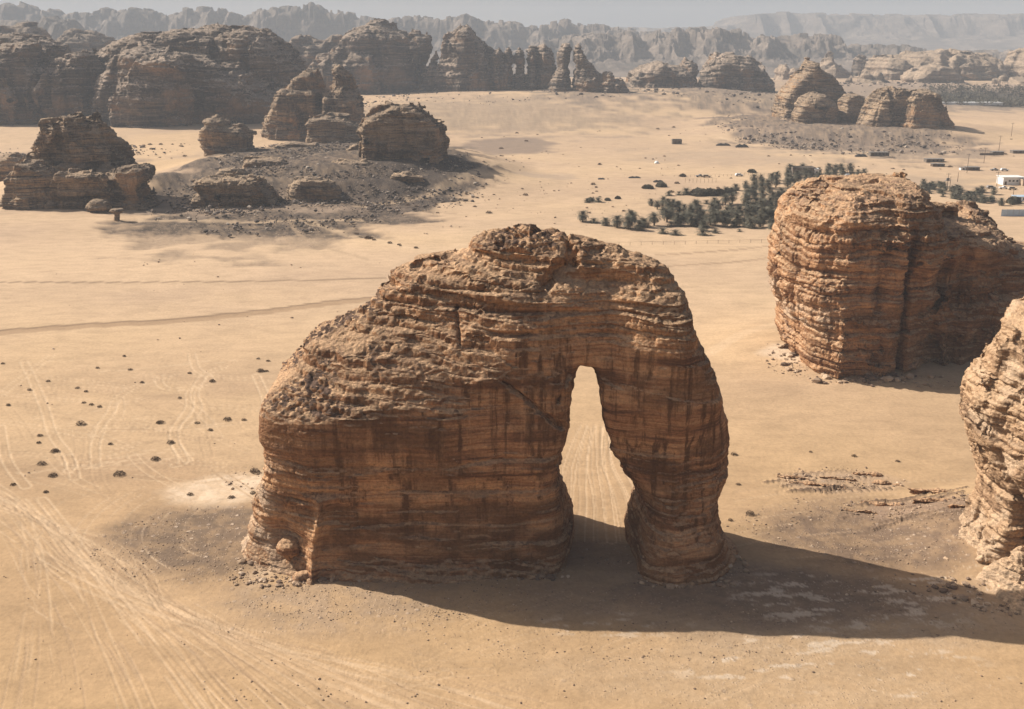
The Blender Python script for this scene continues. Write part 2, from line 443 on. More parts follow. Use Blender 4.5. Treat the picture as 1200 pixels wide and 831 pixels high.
# ------------------------------------------------------------------ the arch shaped rock
def build_arch():
    h = 0.40
    S = [(272, 655, 149), (284, 620, 149), (303, 580, 149), (324, 540, 149), (332, 512, 149), (325, 488, 149), (324, 455, 149),
         (331, 428, 150), (355, 399, 151), (390, 370, 151.5), (430, 340, 152), (444, 324, 152.5), (466, 312, 153), (500, 297, 153), (541, 280, 153),
         (558, 267, 153), (574, 257, 153), (620, 251, 153), (665, 264, 152), (700, 276, 151), (732, 286, 150), (764, 292, 149), (785, 308, 148), (799, 325, 147),
         (807, 352, 147), (812, 385, 147), (826, 410, 147), (839, 448, 147), (850, 486, 147), (853, 515, 147), (846, 555, 147), (836, 588, 147),
         (844, 615, 147), (858, 648, 147)]
    hole = [(747, 670, 146), (739, 640, 149), (738, 615, 150), (740, 592, 150), (743, 570, 150), (736, 553, 149), (726, 538, 149), (712, 508, 148), (706, 480, 146),
            (705, 462, 143), (703, 445, 141), (695, 434, 140), (682, 434, 140), (672, 443, 140), (669, 462, 140), (669, 500, 140), (662, 535, 140), (659, 565, 140), (667, 610, 141), (671, 655, 141)]
    P = [pz(*a) for a in S]; Hh = [pz(*a) for a in hole]
    P = P + [(P[-1][0] + 0.6, -8), (Hh[0][0], -8)] + Hh + [(Hh[-1][0], -8), (P[0][0] - 1, -8)]
    X = np.arange(-49, 42, h); Y = np.arange(128, 176, h); Z = np.arange(-3, 56, h)
    XX, ZZ = np.meshgrid(X, Z, indexing='ij')
    dA = polysdf(P, XX, ZZ)
    I = np.interp
    yf = I(XX, [-47, -43.5, -41, -36, -30, -24, -10, 4, 10, 14, 18, 24, 30, 34, 38], [148, 146, 143.6, 140.6, 137.6, 136.8, 136.6, 137.5, 138.6, 139.5, 138.2, 136.4, 138.5, 143, 149])
    yb = I(XX, [-47, -43, -36, -25, 0, 10, 20, 30, 36], [156, 158, 159, 160, 160, 157.5, 154.5, 153, 150])
    yb = yb - 0.12 * np.maximum(ZZ - 5, 0)
    # face relief by height: recessed foot, belly bulge, thin ledges at the parting lines
    rel = I(ZZ, [-3, 0, 2, 4, 9, 14, 17.2, 17.8, 19, 24, 27, 31, 36, 40, 60], [-2.4, -2.0, -0.6, 0.3, 0.2, -0.4, -0.7, -1.6, -1.2, -1.7, -1.5, -0.6, 0.1, 0.2, 0])
    trunk = sst(12, 17, XX)
    relT = I(ZZ, [-3, 0, 3, 8, 14, 20, 28, 36, 45], [-3.0, -2.6, -2.0, -0.8, 0.6, 0.2, -0.8, -0.6, 0])
    yf = yf + rel * (1 - trunk) + relT * trunk
    zb = I(XX, [-48, -42, -36, -26, -16, -9, -5, 1, 8, 20, 30, 36], [22, 24.5, 26.5, 27.5, 28.5, 29.5, 33, 38, 39.5, 39.5, 39, 37])
    yr = I(XX, [-45, -38, -20, 0, 22, 34], [150.5, 151, 153, 153.5, 149.5, 147])
    zt = I(XX, *zip(*sorted([pz(*a) for a in S if a[1] < 430], key=lambda q: q[0]))) + 1.2
    zt = np.maximum(zt, zb + 2)
    D = np.empty((len(X), len(Y), len(Z)), np.float32)
    for j, y in enumerate(Y):
        t = np.clip((y - (yf + 0.3)) / (yr - yf), 0, 1)
        zr = zb + (zt - zb) * np.sin(t * math.pi / 2) ** 0.92
        zr = zr - np.maximum(y - yr - 1, 0) ** 2 * 0.16
        dB = np.maximum(yf - y, y - yb)
        dC = (ZZ - zr) * 0.72
        D[:, j, :] = smax(smax(dA, dB, 3.5), dC, 2.2)
    near = np.abs(D) < 5
    Ii = np.argwhere(near); x = X[Ii[:, 0]]; y = Y[Ii[:, 1]]; z = Z[Ii[:, 2]]
    b = 1.5 * fbm(x / 14, y / 14, z / 13, 3, 71)
    w1 = 1.3 * vn(x / 4, y / 4, z / 4, 171)
    for cs, am in ((8.0, 1.1), (3.6, 0.5)):
        _, _, rid = worley((x + w1) / cs, (y + w1) / cs, (z + 0.5 * w1) / (0.42 * cs), 172 + int(cs))
        b += 0.7 * am * (rid - 0.5) * (0.3 + 0.7 * sst(0, 6, z - (26 + 0.25 * (x + 40))))
    front = sst(0, 6, z - (26 + 0.25 * (x + 40))) # shoulder and crown are rougher
    b += 0.8 * front * fbm(x / 6, y / 6, z / 2.6, 3, 72)
    # stepped ledges of the crown
    st = np.tanh(3 * n1((z + 0.12 * x + 1.4 * fbm(x / 15, y / 15, z / 15, 2, 73)) / 2.6, 74))
    b += -0.15 - 0.45 * st * (0.3 + 0.7 * front)
    cx_, cz_ = pz(522, 279, 152)
    b += 2.6 * np.exp(-((x - cx_) / 2.6) ** 2 - ((z - cz_) / 1.8) ** 2)
    # alcove and rib on the left foot
    ax, az = pz(335, 630, 140)
    b += 2.0 * np.exp(-((x - ax) / 2.6) ** 2 - ((z - az) / 3.4) ** 2)
    for (u, v) in ((378, 590), (374, 610), (370, 630), (367, 650), (368, 668)):
        ax, az = pz(u, v, 138)
        b -= 1.0 * np.exp(-((x - ax) / 0.75) ** 2 - ((z - az) / 2.0) ** 2)
    D[near] += b.astype(np.float32)
    D[:, :, 0] = 1.0
    def extra(V, N, top):
        x, y, z = (V[:, i].astype(np.float32) for i in range(3))
        b = np.zeros(len(V), np.float32); tr = sst(12, 17, x)
        for zc, w, dp in ((17.6, 0.3, 0.8), (15.0, 0.22, 0.6), (13.3, 0.18, 0.4), (9.0, 0.22, 0.35), (38.2, 0.3, 0.6), (41.2, 0.3, 0.5), (43.4, 0.3, 0.5), (19.6, 0.2, .3), (6.2, .25, .3), (3.6, .2, .3), (11.3, .2, .3)):
            zw = zc + 0.9 * fbm(x / 14, y / 14, 0 * x, 3, 75 + int(zc))
            b += 1.35 * dp * np.exp(-((z - zw) / w) ** 2) * sst(-0.2, 0.35, vn(x / 7, y / 7, 0 * x + zc * 3.1, 76)) * (1 - 0.5 * tr)
        # the long diagonal crack below the shoulder and the cleft in the crown
        def crack(p, q_, w, dp, y0):
            (ax, az), (bx, bz) = pz(*p, y0), pz(*q_, y0)
            ex, ez = bx - ax, bz - az
            wob = 0.35 * vn(x / 2.2, z / 2.2, 0 * x, 90)
            t = np.clip(((x - ax) * ex + (z - az) * ez) / (ex * ex + ez * ez), 0, 1)
            dd = np.sqrt((x - ax - ex * t) ** 2 + (z - az - ez * t) ** 2) + wob
            return dp * np.exp(-(dd / w) ** 2)
        b += crack((585, 440), (660, 500), 0.3, 1.2, 138) + crack((655, 470), (668, 440), 0.25, 0.8, 138)
        b += crack((536, 352), (541, 392), 0.22, 0.8, 146) * sst(128, 140, y) + crack((640, 322), (668, 298), 0.9, 1.5, 148) + crack((668, 298), (664, 270), .5, 1.2, 152)
        # small weathering pits in rows under the crown
        pit = sst(0.35, 0.1, worley(x / 0.55, y / 0.55, z / 0.7, 93)[0]) * np.exp(-((z - 39.3 - 0.6 * vn(x / 9, y / 9, 0 * x, 94)) / 0.7) ** 2) * sst(-8, 2, x)
        b += 0.5 * pit * (1 - top)
        return V - N * b[:, None]
    def pale(x, y, z):
        n = fbm(x / 3, y / 3, z / 2, 3, 91)
        m = sst(-31, -40, x) * sst(26, 20, z) * sst(-0.25, 0.25, n)
        return np.clip(m, 0, 1) * 0.9
    def streak(x, y, z):
        a = sst(3, 9, z) * sst(42, 36, z) * (0.35 + 0.65 * sst(-32, -22, x))
        return a
    def rub(x, y, z):
        n = fbm(x / 6, y / 6, z / 6, 3, 92)
        a = sst(-12, -24, x) * sst(25, 28, z) * sst(-0.45, 0.1, n)
        c = np.exp(-((x - 1) / 9) ** 2) * sst(47, 50, z)
        e = sst(0.0, 0.3, n) * sst(-10, -2, x) * 0.6
        return np.clip(1.2 * a + c + e, 0, 1)
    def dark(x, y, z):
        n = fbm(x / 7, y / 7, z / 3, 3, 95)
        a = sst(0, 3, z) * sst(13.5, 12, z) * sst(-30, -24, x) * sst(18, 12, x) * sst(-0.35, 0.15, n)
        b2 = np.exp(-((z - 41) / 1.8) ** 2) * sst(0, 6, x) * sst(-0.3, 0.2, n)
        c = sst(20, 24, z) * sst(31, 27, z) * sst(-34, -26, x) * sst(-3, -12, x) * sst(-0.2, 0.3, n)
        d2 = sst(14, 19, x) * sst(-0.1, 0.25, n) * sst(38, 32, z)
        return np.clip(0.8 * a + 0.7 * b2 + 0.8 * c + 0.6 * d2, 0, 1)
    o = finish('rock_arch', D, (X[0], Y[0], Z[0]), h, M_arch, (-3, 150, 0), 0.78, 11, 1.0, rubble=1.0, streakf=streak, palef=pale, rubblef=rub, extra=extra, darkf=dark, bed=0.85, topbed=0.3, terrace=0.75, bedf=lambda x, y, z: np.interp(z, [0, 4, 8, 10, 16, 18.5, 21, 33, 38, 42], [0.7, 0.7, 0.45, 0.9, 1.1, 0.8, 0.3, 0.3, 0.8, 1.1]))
    tag(o, 'huge brown rock with a natural arch, like an elephant with its trunk down', 'rock arch')
    return o

ONLY = None
build_arch()

# ------------------------------------------------------------------ large rocks near the arch
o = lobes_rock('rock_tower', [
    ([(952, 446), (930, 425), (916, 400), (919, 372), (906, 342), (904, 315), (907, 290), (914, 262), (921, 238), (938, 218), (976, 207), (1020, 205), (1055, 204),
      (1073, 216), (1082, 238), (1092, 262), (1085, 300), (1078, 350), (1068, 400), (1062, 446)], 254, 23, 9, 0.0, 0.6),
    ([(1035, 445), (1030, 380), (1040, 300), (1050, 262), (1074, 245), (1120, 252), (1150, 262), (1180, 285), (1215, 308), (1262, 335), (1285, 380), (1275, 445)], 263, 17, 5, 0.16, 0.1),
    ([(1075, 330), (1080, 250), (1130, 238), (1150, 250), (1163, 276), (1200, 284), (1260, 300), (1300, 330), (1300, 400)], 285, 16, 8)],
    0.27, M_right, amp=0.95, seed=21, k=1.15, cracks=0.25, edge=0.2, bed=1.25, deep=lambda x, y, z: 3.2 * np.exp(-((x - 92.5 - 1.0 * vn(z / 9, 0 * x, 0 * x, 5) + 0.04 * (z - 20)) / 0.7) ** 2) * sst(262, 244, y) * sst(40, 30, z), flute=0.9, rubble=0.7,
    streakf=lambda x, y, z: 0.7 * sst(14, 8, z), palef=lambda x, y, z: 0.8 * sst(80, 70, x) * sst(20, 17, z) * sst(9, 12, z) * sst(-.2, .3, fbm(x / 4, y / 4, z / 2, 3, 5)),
    darkf=lambda x, y, z: 0.6 * sst(88, 95, x) * sst(-0.35, 0.2, fbm(x / 9, y / 9, z / 5, 3, 9)),  # shade of the right half painted into the rock colour, broken by noise
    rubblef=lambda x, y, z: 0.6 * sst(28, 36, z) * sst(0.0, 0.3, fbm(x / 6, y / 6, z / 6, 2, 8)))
tag(o, 'big banded reddish brown rock tower right of the arch, lit on its left half', 'rock')
o = lobes_rock('rock_cliff', [
    ([(1078, 722), (1100, 690), (1136, 656), (1161, 630), (1174, 600), (1171, 570), (1157, 540), (1151, 515), (1154, 482), (1164, 466), (1182, 436), (1187, 411),
      (1208, 390), (1229, 368), (1264, 342), (1324, 326), (1424, 316), (1504, 356), (1524, 510), (1492, 704)], 139.5, 15, 8, -0.12)],
    0.2, M_pale, amp=0.9, seed=31, k=1.0, cracks=0.6, pr=0.3, rubble=0.3, rubblek=0.3,
    palef=lambda x, y, z: 0.75 * np.clip(sst(7, 2, z) + sst(0.1, 0.4, fbm(x / 5, y / 5, z / 3, 3, 5)), 0, 1))
tag(o, 'pale buff layered cliff cut by the right edge of the photo, nearest on the right', 'cliff')

# small toadstool block at the left foot of the arch
def small_rock(name, label, x, y, prof, sx, sy, mat, seed, h=0.16, k=0.35, cat='boulder', group=None, rot=0.0, lean=0.0, amp=0.7):
    """a single stone from a profile of (z, radius); sx, sy stretch its plan"""
    z0 = float(terr(np.array([x]), np.array([y]))[0])
    zs, rs = zip(*prof)
    Rm = max(rs) * max(sx, sy) + 4 * h + k
    G = np.arange(-Rm, Rm, h); Z = np.arange(min(zs) - 2 * h, max(zs) + 3 * h + k, h)
    X3, Y3, Z3 = np.meshgrid(G, G, Z, indexing='ij')
    c, s = math.cos(rot), math.sin(rot)
    xx = ((X3 - lean * Z3) * c + Y3 * s) / sx; yy = (-(X3 - lean * Z3) * s + Y3 * c) / sy
    r = (np.abs(xx) ** 2.4 + np.abs(yy) ** 2.4) ** (1 / 2.4)
    D = (r - np.interp(Z3, zs, rs)) * 0.8 * min(sx, sy)
    D = smax(D, (Z3 - max(zs)) * 0.9, 0.8 * k)
    D = D + 0.5 * k * fbm((X3 + x) / (3 * k), (Y3 + y) / (3 * k), Z3 / (3 * k), 3, seed)
    D[:, :, 0] = 1
    D = D.astype(np.float32)
    o = finish(name, D, (x + G[0], y + G[0], z0 + Z[0]), h, mat, (x, y, z0), amp, seed, k, rubble=0.4, terrace=0, double=False)
    return tag(o, label, cat, group)
bx, by = gp(340, 672)
small_rock('boulder', 'rounded brown boulder on a narrow neck against the left foot of the arch', bx, by + 1.2,
           [(-1, 1.5), (0, 1.3), (1.4, 1.0), (2.2, 1.3), (2.9, 2.0), (4.0, 2.0), (5.0, 1.1)], 1, 0.9, M_arch, 41)
bx, by = gp(358, 680)
small_rock('boulder', 'low flat slab lying on the sand beside the left foot of the arch', bx, by, [(-1, 1.6), (0, 1.5), (0.6, 1.4), (1.1, 0.7)], 1.3, 0.7, M_arch, 42, rot=0.5)

# ------------------------------------------------------------------ middle distance rocks on the left
RK = [
 ('butte', 'two tiered dark butte at the left edge with a broad flat lower step', 'butte', M_mid, 0.4, 1.5, 51, dict(cracks=0.6), [
    ([(14, 230), (16, 205), (30, 186), (48, 189), (60, 194), (100, 196), (140, 194), (168, 190), (177, 196), (178, 208), (174, 216), (180, 232), (190, 248)], 503, 16, 4, 0, 0.1),
    ([(30, 196), (33, 180), (46, 163), (56, 152), (50, 143), (54, 136), (85, 133), (108, 137), (118, 148), (134, 166), (152, 184), (158, 196)], 529, 14, 7)]),
 ('rock_outcrop', 'low dark layered rock in front of the rubble slope, right of the butte', 'rock', M_mid, .35, 1.2, 52, dict(cracks=0.4), [
    ([(222, 240), (234, 225), (226, 214), (240, 206), (270, 205), (305, 208), (312, 216), (326, 232), (334, 243)], 508, 11, 5)]),
 ('rock_outcrop', 'lopsided dark rock with a flat knob on its left, standing on pale sand', 'rock', M_mid, .4, 1.3, 53, {}, [
    ([(242, 178), (234, 162), (238, 150), (243, 145), (239, 139), (252, 136), (264, 139), (268, 147), (284, 150), (295, 160), (295, 176)], 684, 13, 7)]),
 ('rock_outcrop', 'long low table rock between the knobbed rock and the block of thin beds', 'rock', M_mid, .4, 1.3, 54, {}, [
    ([(359, 166), (361, 150), (358, 145), (364, 138), (385, 135), (405, 138), (425, 148), (440, 158)], 770, 14, 5)]),
 ('rock_outcrop', 'blocky thin bedded rock crowning the right end of the dark rubble mound', 'rock', M_mid, .4, 1.4, 55, dict(cracks=0.5), [
    ([(424, 192), (427, 160), (422, 150), (430, 138), (445, 130), (452, 128), (460, 124), (474, 122), (490, 124), (498, 130), (505, 136), (515, 145), (519, 160), (521, 192)], 600, 16, 6)]),
 ('rock_outcrop', 'square bedded rock with an ochre wall below the dark cliffs', 'rock', M_mid, .6, 2.0, 56, dict(cracks=0.3), [
    ([(308, 158), (310, 142), (318, 128), (328, 112), (332, 100), (346, 88), (360, 80), (372, 82), (380, 95), (384, 125), (386, 160)], 850, 26, 12),
    ([(378, 160), (380, 110), (386, 95), (390, 75), (400, 72), (408, 85), (418, 95), (424, 120), (426, 150), (428, 165)], 835, 20, 8)]),
 ('cliff_massif', 'dark furrowed cliff at the far left behind the butte', 'cliff', M_far, 0.95, 2.4, 57, dict(cracks=0.8), [
    ([(-60, 166), (-60, 60), (-20, 50), (18, 48), (40, 46), (58, 50), (62, 70), (80, 62), (96, 56), (110, 62), (118, 90), (124, 140), (126, 166)], 955, 50, 22),
    ([(-60, 160), (-60, 44), (-20, 40), (20, 38), (44, 40), (70, 50), (80, 80), (80, 160)], 1040, 50, 22)]),
 ('cliff_massif', 'highest dark cliff with pale stepped ledges running down its left flank', 'cliff', M_far, 0.95, 2.4, 58, dict(cracks=0.5), [
    ([(110, 166), (112, 120), (120, 92), (135, 70), (150, 56), (175, 52), (200, 58), (225, 60), (250, 66), (290, 80), (320, 110), (345, 130), (350, 160)], 950, 46, 26),
    ([(112, 168), (120, 138), (130, 108), (146, 80), (166, 60), (196, 52), (222, 58), (236, 90), (236, 130), (240, 168)], 905, 34, 40),
    ([(100, 160), (104, 80), (118, 62), (140, 46), (165, 36), (190, 33), (225, 29), (262, 29), (298, 27), (312, 31), (325, 42), (340, 56), (356, 70), (366, 100), (368, 160)], 1010, 60, 26)]),
 ('cliff_massif', 'rounded dark cliff with a pale smooth buttress, left of the domed peak', 'cliff', M_far, 1.2, 2.7, 59, dict(cracks=0.7), [
    ([(350, 120), (356, 80), (366, 62), (384, 56), (396, 46), (404, 36), (420, 30), (436, 27), (452, 30), (478, 38), (506, 42), (508, 56), (500, 80), (498, 120)], 1330, 55, 28),
    ([(395, 120), (400, 70), (412, 60), (425, 58), (440, 62), (452, 80), (460, 120)], 1290, 45, 22)]),
 ('cliff_massif', 'domed dark peak with a capped summit above the pale dune slope', 'cliff', M_far, 1.2, 2.7, 60, dict(cracks=0.9), [
    ([(488, 116), (496, 92), (506, 66), (514, 48), (520, 38), (530, 36), (534, 31), (552, 30), (556, 36), (562, 44), (575, 54), (590, 62), (604, 72), (612, 116)], 1300, 48, 24)]),
 ('rock_spires', 'row of blunt dark pinnacles joined at the foot beside the domed peak', 'rock spires', M_far, 0.85, 2.2, 61, dict(cracks=0.2), [
    ([(572, 114), (574, 66), (580, 58), (585, 56), (590, 62), (592, 114)], 1285, 26, 9),
    ([(588, 114), (591, 60), (594, 53), (599, 54), (602, 64), (603, 114)], 1290, 22, 7),
    ([(601, 114), (603, 62), (606, 54), (611, 54), (616, 64), (617, 114)], 1290, 22, 7),
    ([(615, 114), (617, 58), (621, 52), (626, 54), (629, 64), (630, 114)], 1295, 22, 7),
    ([(627, 114), (629, 60), (633, 52), (638, 50), (643, 58), (652, 72), (656, 114)], 1300, 30, 12)]),
 ('rock_spires', 'pair of tall dark pinnacles with a low rocky tail to the right', 'rock spires', M_far, 0.85, 2.2, 62, dict(cracks=0.3), [
    ([(642, 112), (646, 90), (652, 78), (654, 58), (660, 50), (667, 51), (669, 60), (668, 84), (668, 112)], 1240, 22, 9),
    ([(672, 116), (671, 70), (673, 54), (678, 50), (684, 58), (688, 68), (698, 76), (708, 90), (712, 116)], 1225, 26, 11),
    ([(700, 118), (705, 84), (711, 80), (718, 83), (722, 92), (727, 88), (731, 96), (738, 106), (742, 120)], 1210, 24, 10)]),
 ('rock_outcrop', 'broken dark hill with a tiny cairn like summit, right of the split pinnacles', 'rocky hill', M_far, 1.2, 2.6, 63, dict(cracks=0.4), [
    ([(728, 108), (732, 88), (742, 80), (756, 76), (768, 70), (774, 68), (780, 72), (796, 76), (810, 86), (822, 98), (826, 112)], 1360, 50, 24),
    ([(792, 108), (796, 74), (801, 66), (808, 65), (813, 74), (820, 108)], 1420, 30, 14)]),
 ('rock_outcrop', 'long humped dark hill standing left of the flame shaped rock', 'rocky hill', M_far, 1.2, 2.6, 64, dict(cracks=0.5), [
    ([(812, 108), (816, 86), (824, 78), (832, 66), (840, 61), (856, 62), (876, 68), (884, 76), (892, 74), (898, 84), (907, 94), (910, 108)], 1350, 46, 24)]),
 ('rock_outcrop', 'flame shaped rock leaning right, on the grey mound', 'rock', M_mid, .65, 1.9, 65, {}, [
    ([(908, 132), (912, 112), (922, 98), (930, 88), (940, 82), (942, 74), (946, 70), (956, 72), (958, 80), (972, 86), (984, 98), (990, 112), (988, 130)], 985, 26, 14)]),
 ('rock_outcrop', 'low beehive dome of rock below the flame shaped rock', 'rock', M_mid, .5, 1.4, 66, {}, [
    ([(928, 133), (934, 122), (940, 112), (950, 108), (964, 109), (974, 116), (982, 128), (984, 134)], 935, 15, 9)]),
 ('rock_outcrop', 'small rounded rock between the beehive dome and the broken rock on its right', 'rock', M_mid, .5, 1.4, 67, {}, [
    ([(980, 134), (983, 118), (990, 110), (1002, 108), (1012, 113), (1022, 124), (1024, 136)], 945, 14, 8)]),
 ('rock_outcrop', 'wide broken rock, flat topped on its right, ending the grey mound', 'rock', M_mid, .55, 1.8, 68, dict(cracks=0.5), [
    ([(1004, 150), (1012, 130), (1020, 114), (1030, 104), (1048, 99), (1062, 104), (1066, 150)], 905, 24, 12),
    ([(1052, 152), (1056, 112), (1066, 104), (1086, 103), (1098, 110), (1104, 124), (1112, 140), (1122, 152)], 890, 22, 10)]),
]
for (nm, lab, cat, mat, h, k, sd, kw, lobes) in RK:
    if mat is M_mid: lobes = [(L[0], L[1], L[2], L[3] * 0.6) + tuple(L[4:]) for L in lobes]; kw = dict(kw, pr=0.2)
    o = lobes_rock(nm, lobes, h, mat, amp=0.95, seed=sd, k=k, rubblek=0.8, block=1.0, bed=1.2, **kw)
    tag(o, lab, cat)
# far light coloured hills on the right and dark ones behind the left cliffs
FK = [
 ('rock_outcrop', 'wide pale layered hill in the haze at the right, stretching above the tree belt', M_light, 2.0, 5.0, 81, [
    ([(1010, 120), (1018, 80), (1024, 66), (1040, 62), (1060, 60), (1085, 58), (1100, 54), (1125, 58), (1140, 60), (1160, 64), (1172, 74), (1180, 84), (1184, 120)], 1720, 80, 36),
    ([(1050, 120), (1062, 88), (1075, 78), (1090, 74), (1108, 76), (1120, 86), (1135, 120)], 1570, 50, 24),
    ([(1150, 122), (1162, 100), (1180, 92), (1200, 90), (1230, 96), (1260, 122)], 1520, 50, 20),
    ([(985, 120), (995, 98), (1012, 92), (1030, 94), (1046, 104), (1056, 122)], 1560, 40, 16)]),
 ('rock_outcrop', 'pale slope cut by the right edge of the photo, in the haze', M_light, 2.0, 5.0, 82, [
    ([(1176, 120), (1182, 80), (1190, 64), (1200, 58), (1230, 50), (1260, 60), (1290, 120)], 1700, 80, 36)]),
 ('rock_outcrop', 'square dark hazy block behind the flame shaped rock', M_far, 1.8, 4.0, 83, [
    ([(998, 110), (999, 64), (1003, 59), (1015, 60), (1020, 70), (1022, 110)], 1780, 36, 14)]),
 ('rock_outcrop', 'low hazy hill between the humped dark hill and the square hazy block', M_light, 2.0, 5.0, 84, [
    ([(905, 112), (910, 80), (918, 72), (928, 74), (940, 78), (962, 72), (972, 68), (980, 78), (1000, 84), (1004, 112)], 1800, 60, 30)]),
 ('rock_outcrop', 'smooth dark hazy dome behind the saddle of the left cliffs', M_far, 1.8, 4.5, 85, [
    ([(68, 90), (74, 50), (82, 36), (95, 31), (108, 34), (122, 40), (136, 46), (142, 90)], 1500, 60, 30)]),
 ('rock_outcrop', 'dark hazy knobs above the cliff at the far left', M_far, 1.8, 4.5, 86, [
    ([(-60, 90), (-60, 40), (-20, 36), (16, 38), (28, 34), (36, 32), (44, 33), (54, 38), (62, 50), (66, 90)], 1420, 60, 24)]),
 ('rock_outcrop', 'dark hazy ridge joining the highest cliff to the rounded cliff', M_far, 1.6, 3.4, 87, [
    ([(330, 100), (338, 50), (348, 40), (358, 36), (366, 42), (380, 46), (392, 38), (402, 40), (410, 100)], 1480, 50, 22)]),
]
for (nm, lab, mat, h, k, sd, lobes) in FK:
    o = lobes_rock(nm, lobes, h, mat, amp=0.9, seed=sd, k=k, rubblek=0.5, cracks=0.5, base=-10)
    tag(o, lab, 'rocky hill')
x, y = gp(113, 249)
small_rock('boulder', 'rounded boulder at the foot of the two tiered butte', x, y + 4, [(-1, 4), (0, 4.5), (2, 6.0), (3.5, 5.6), (5, 4.2), (6.2, 2)], 1.0, 0.8, M_mid, 95, h=0.35, k=1.2, amp=1.0)
x, y = gp(135, 258)
small_rock('boulder', 'little mushroom rock with a tilted cap on open sand beside the butte', x, y + 2, [(-1, 1.4), (0, 1.4), (2.4, 1.2), (3.2, 2.4), (4.0, 3.4), (5.0, 2.6)], 1.0, 0.8, M_mid, 96, h=0.25, k=0.45, lean=0.12)
x, y = gp(8, 242)
small_rock('boulder', 'squat dark boulder at the left edge of the photo beside the butte', x, y + 2, [(-1, 3.4), (0, 3.6), (1.6, 3.8), (2.8, 3.0), (3.6, 1.4)], 1.3, 0.8, M_mid, 97, h=0.35, k=0.7)

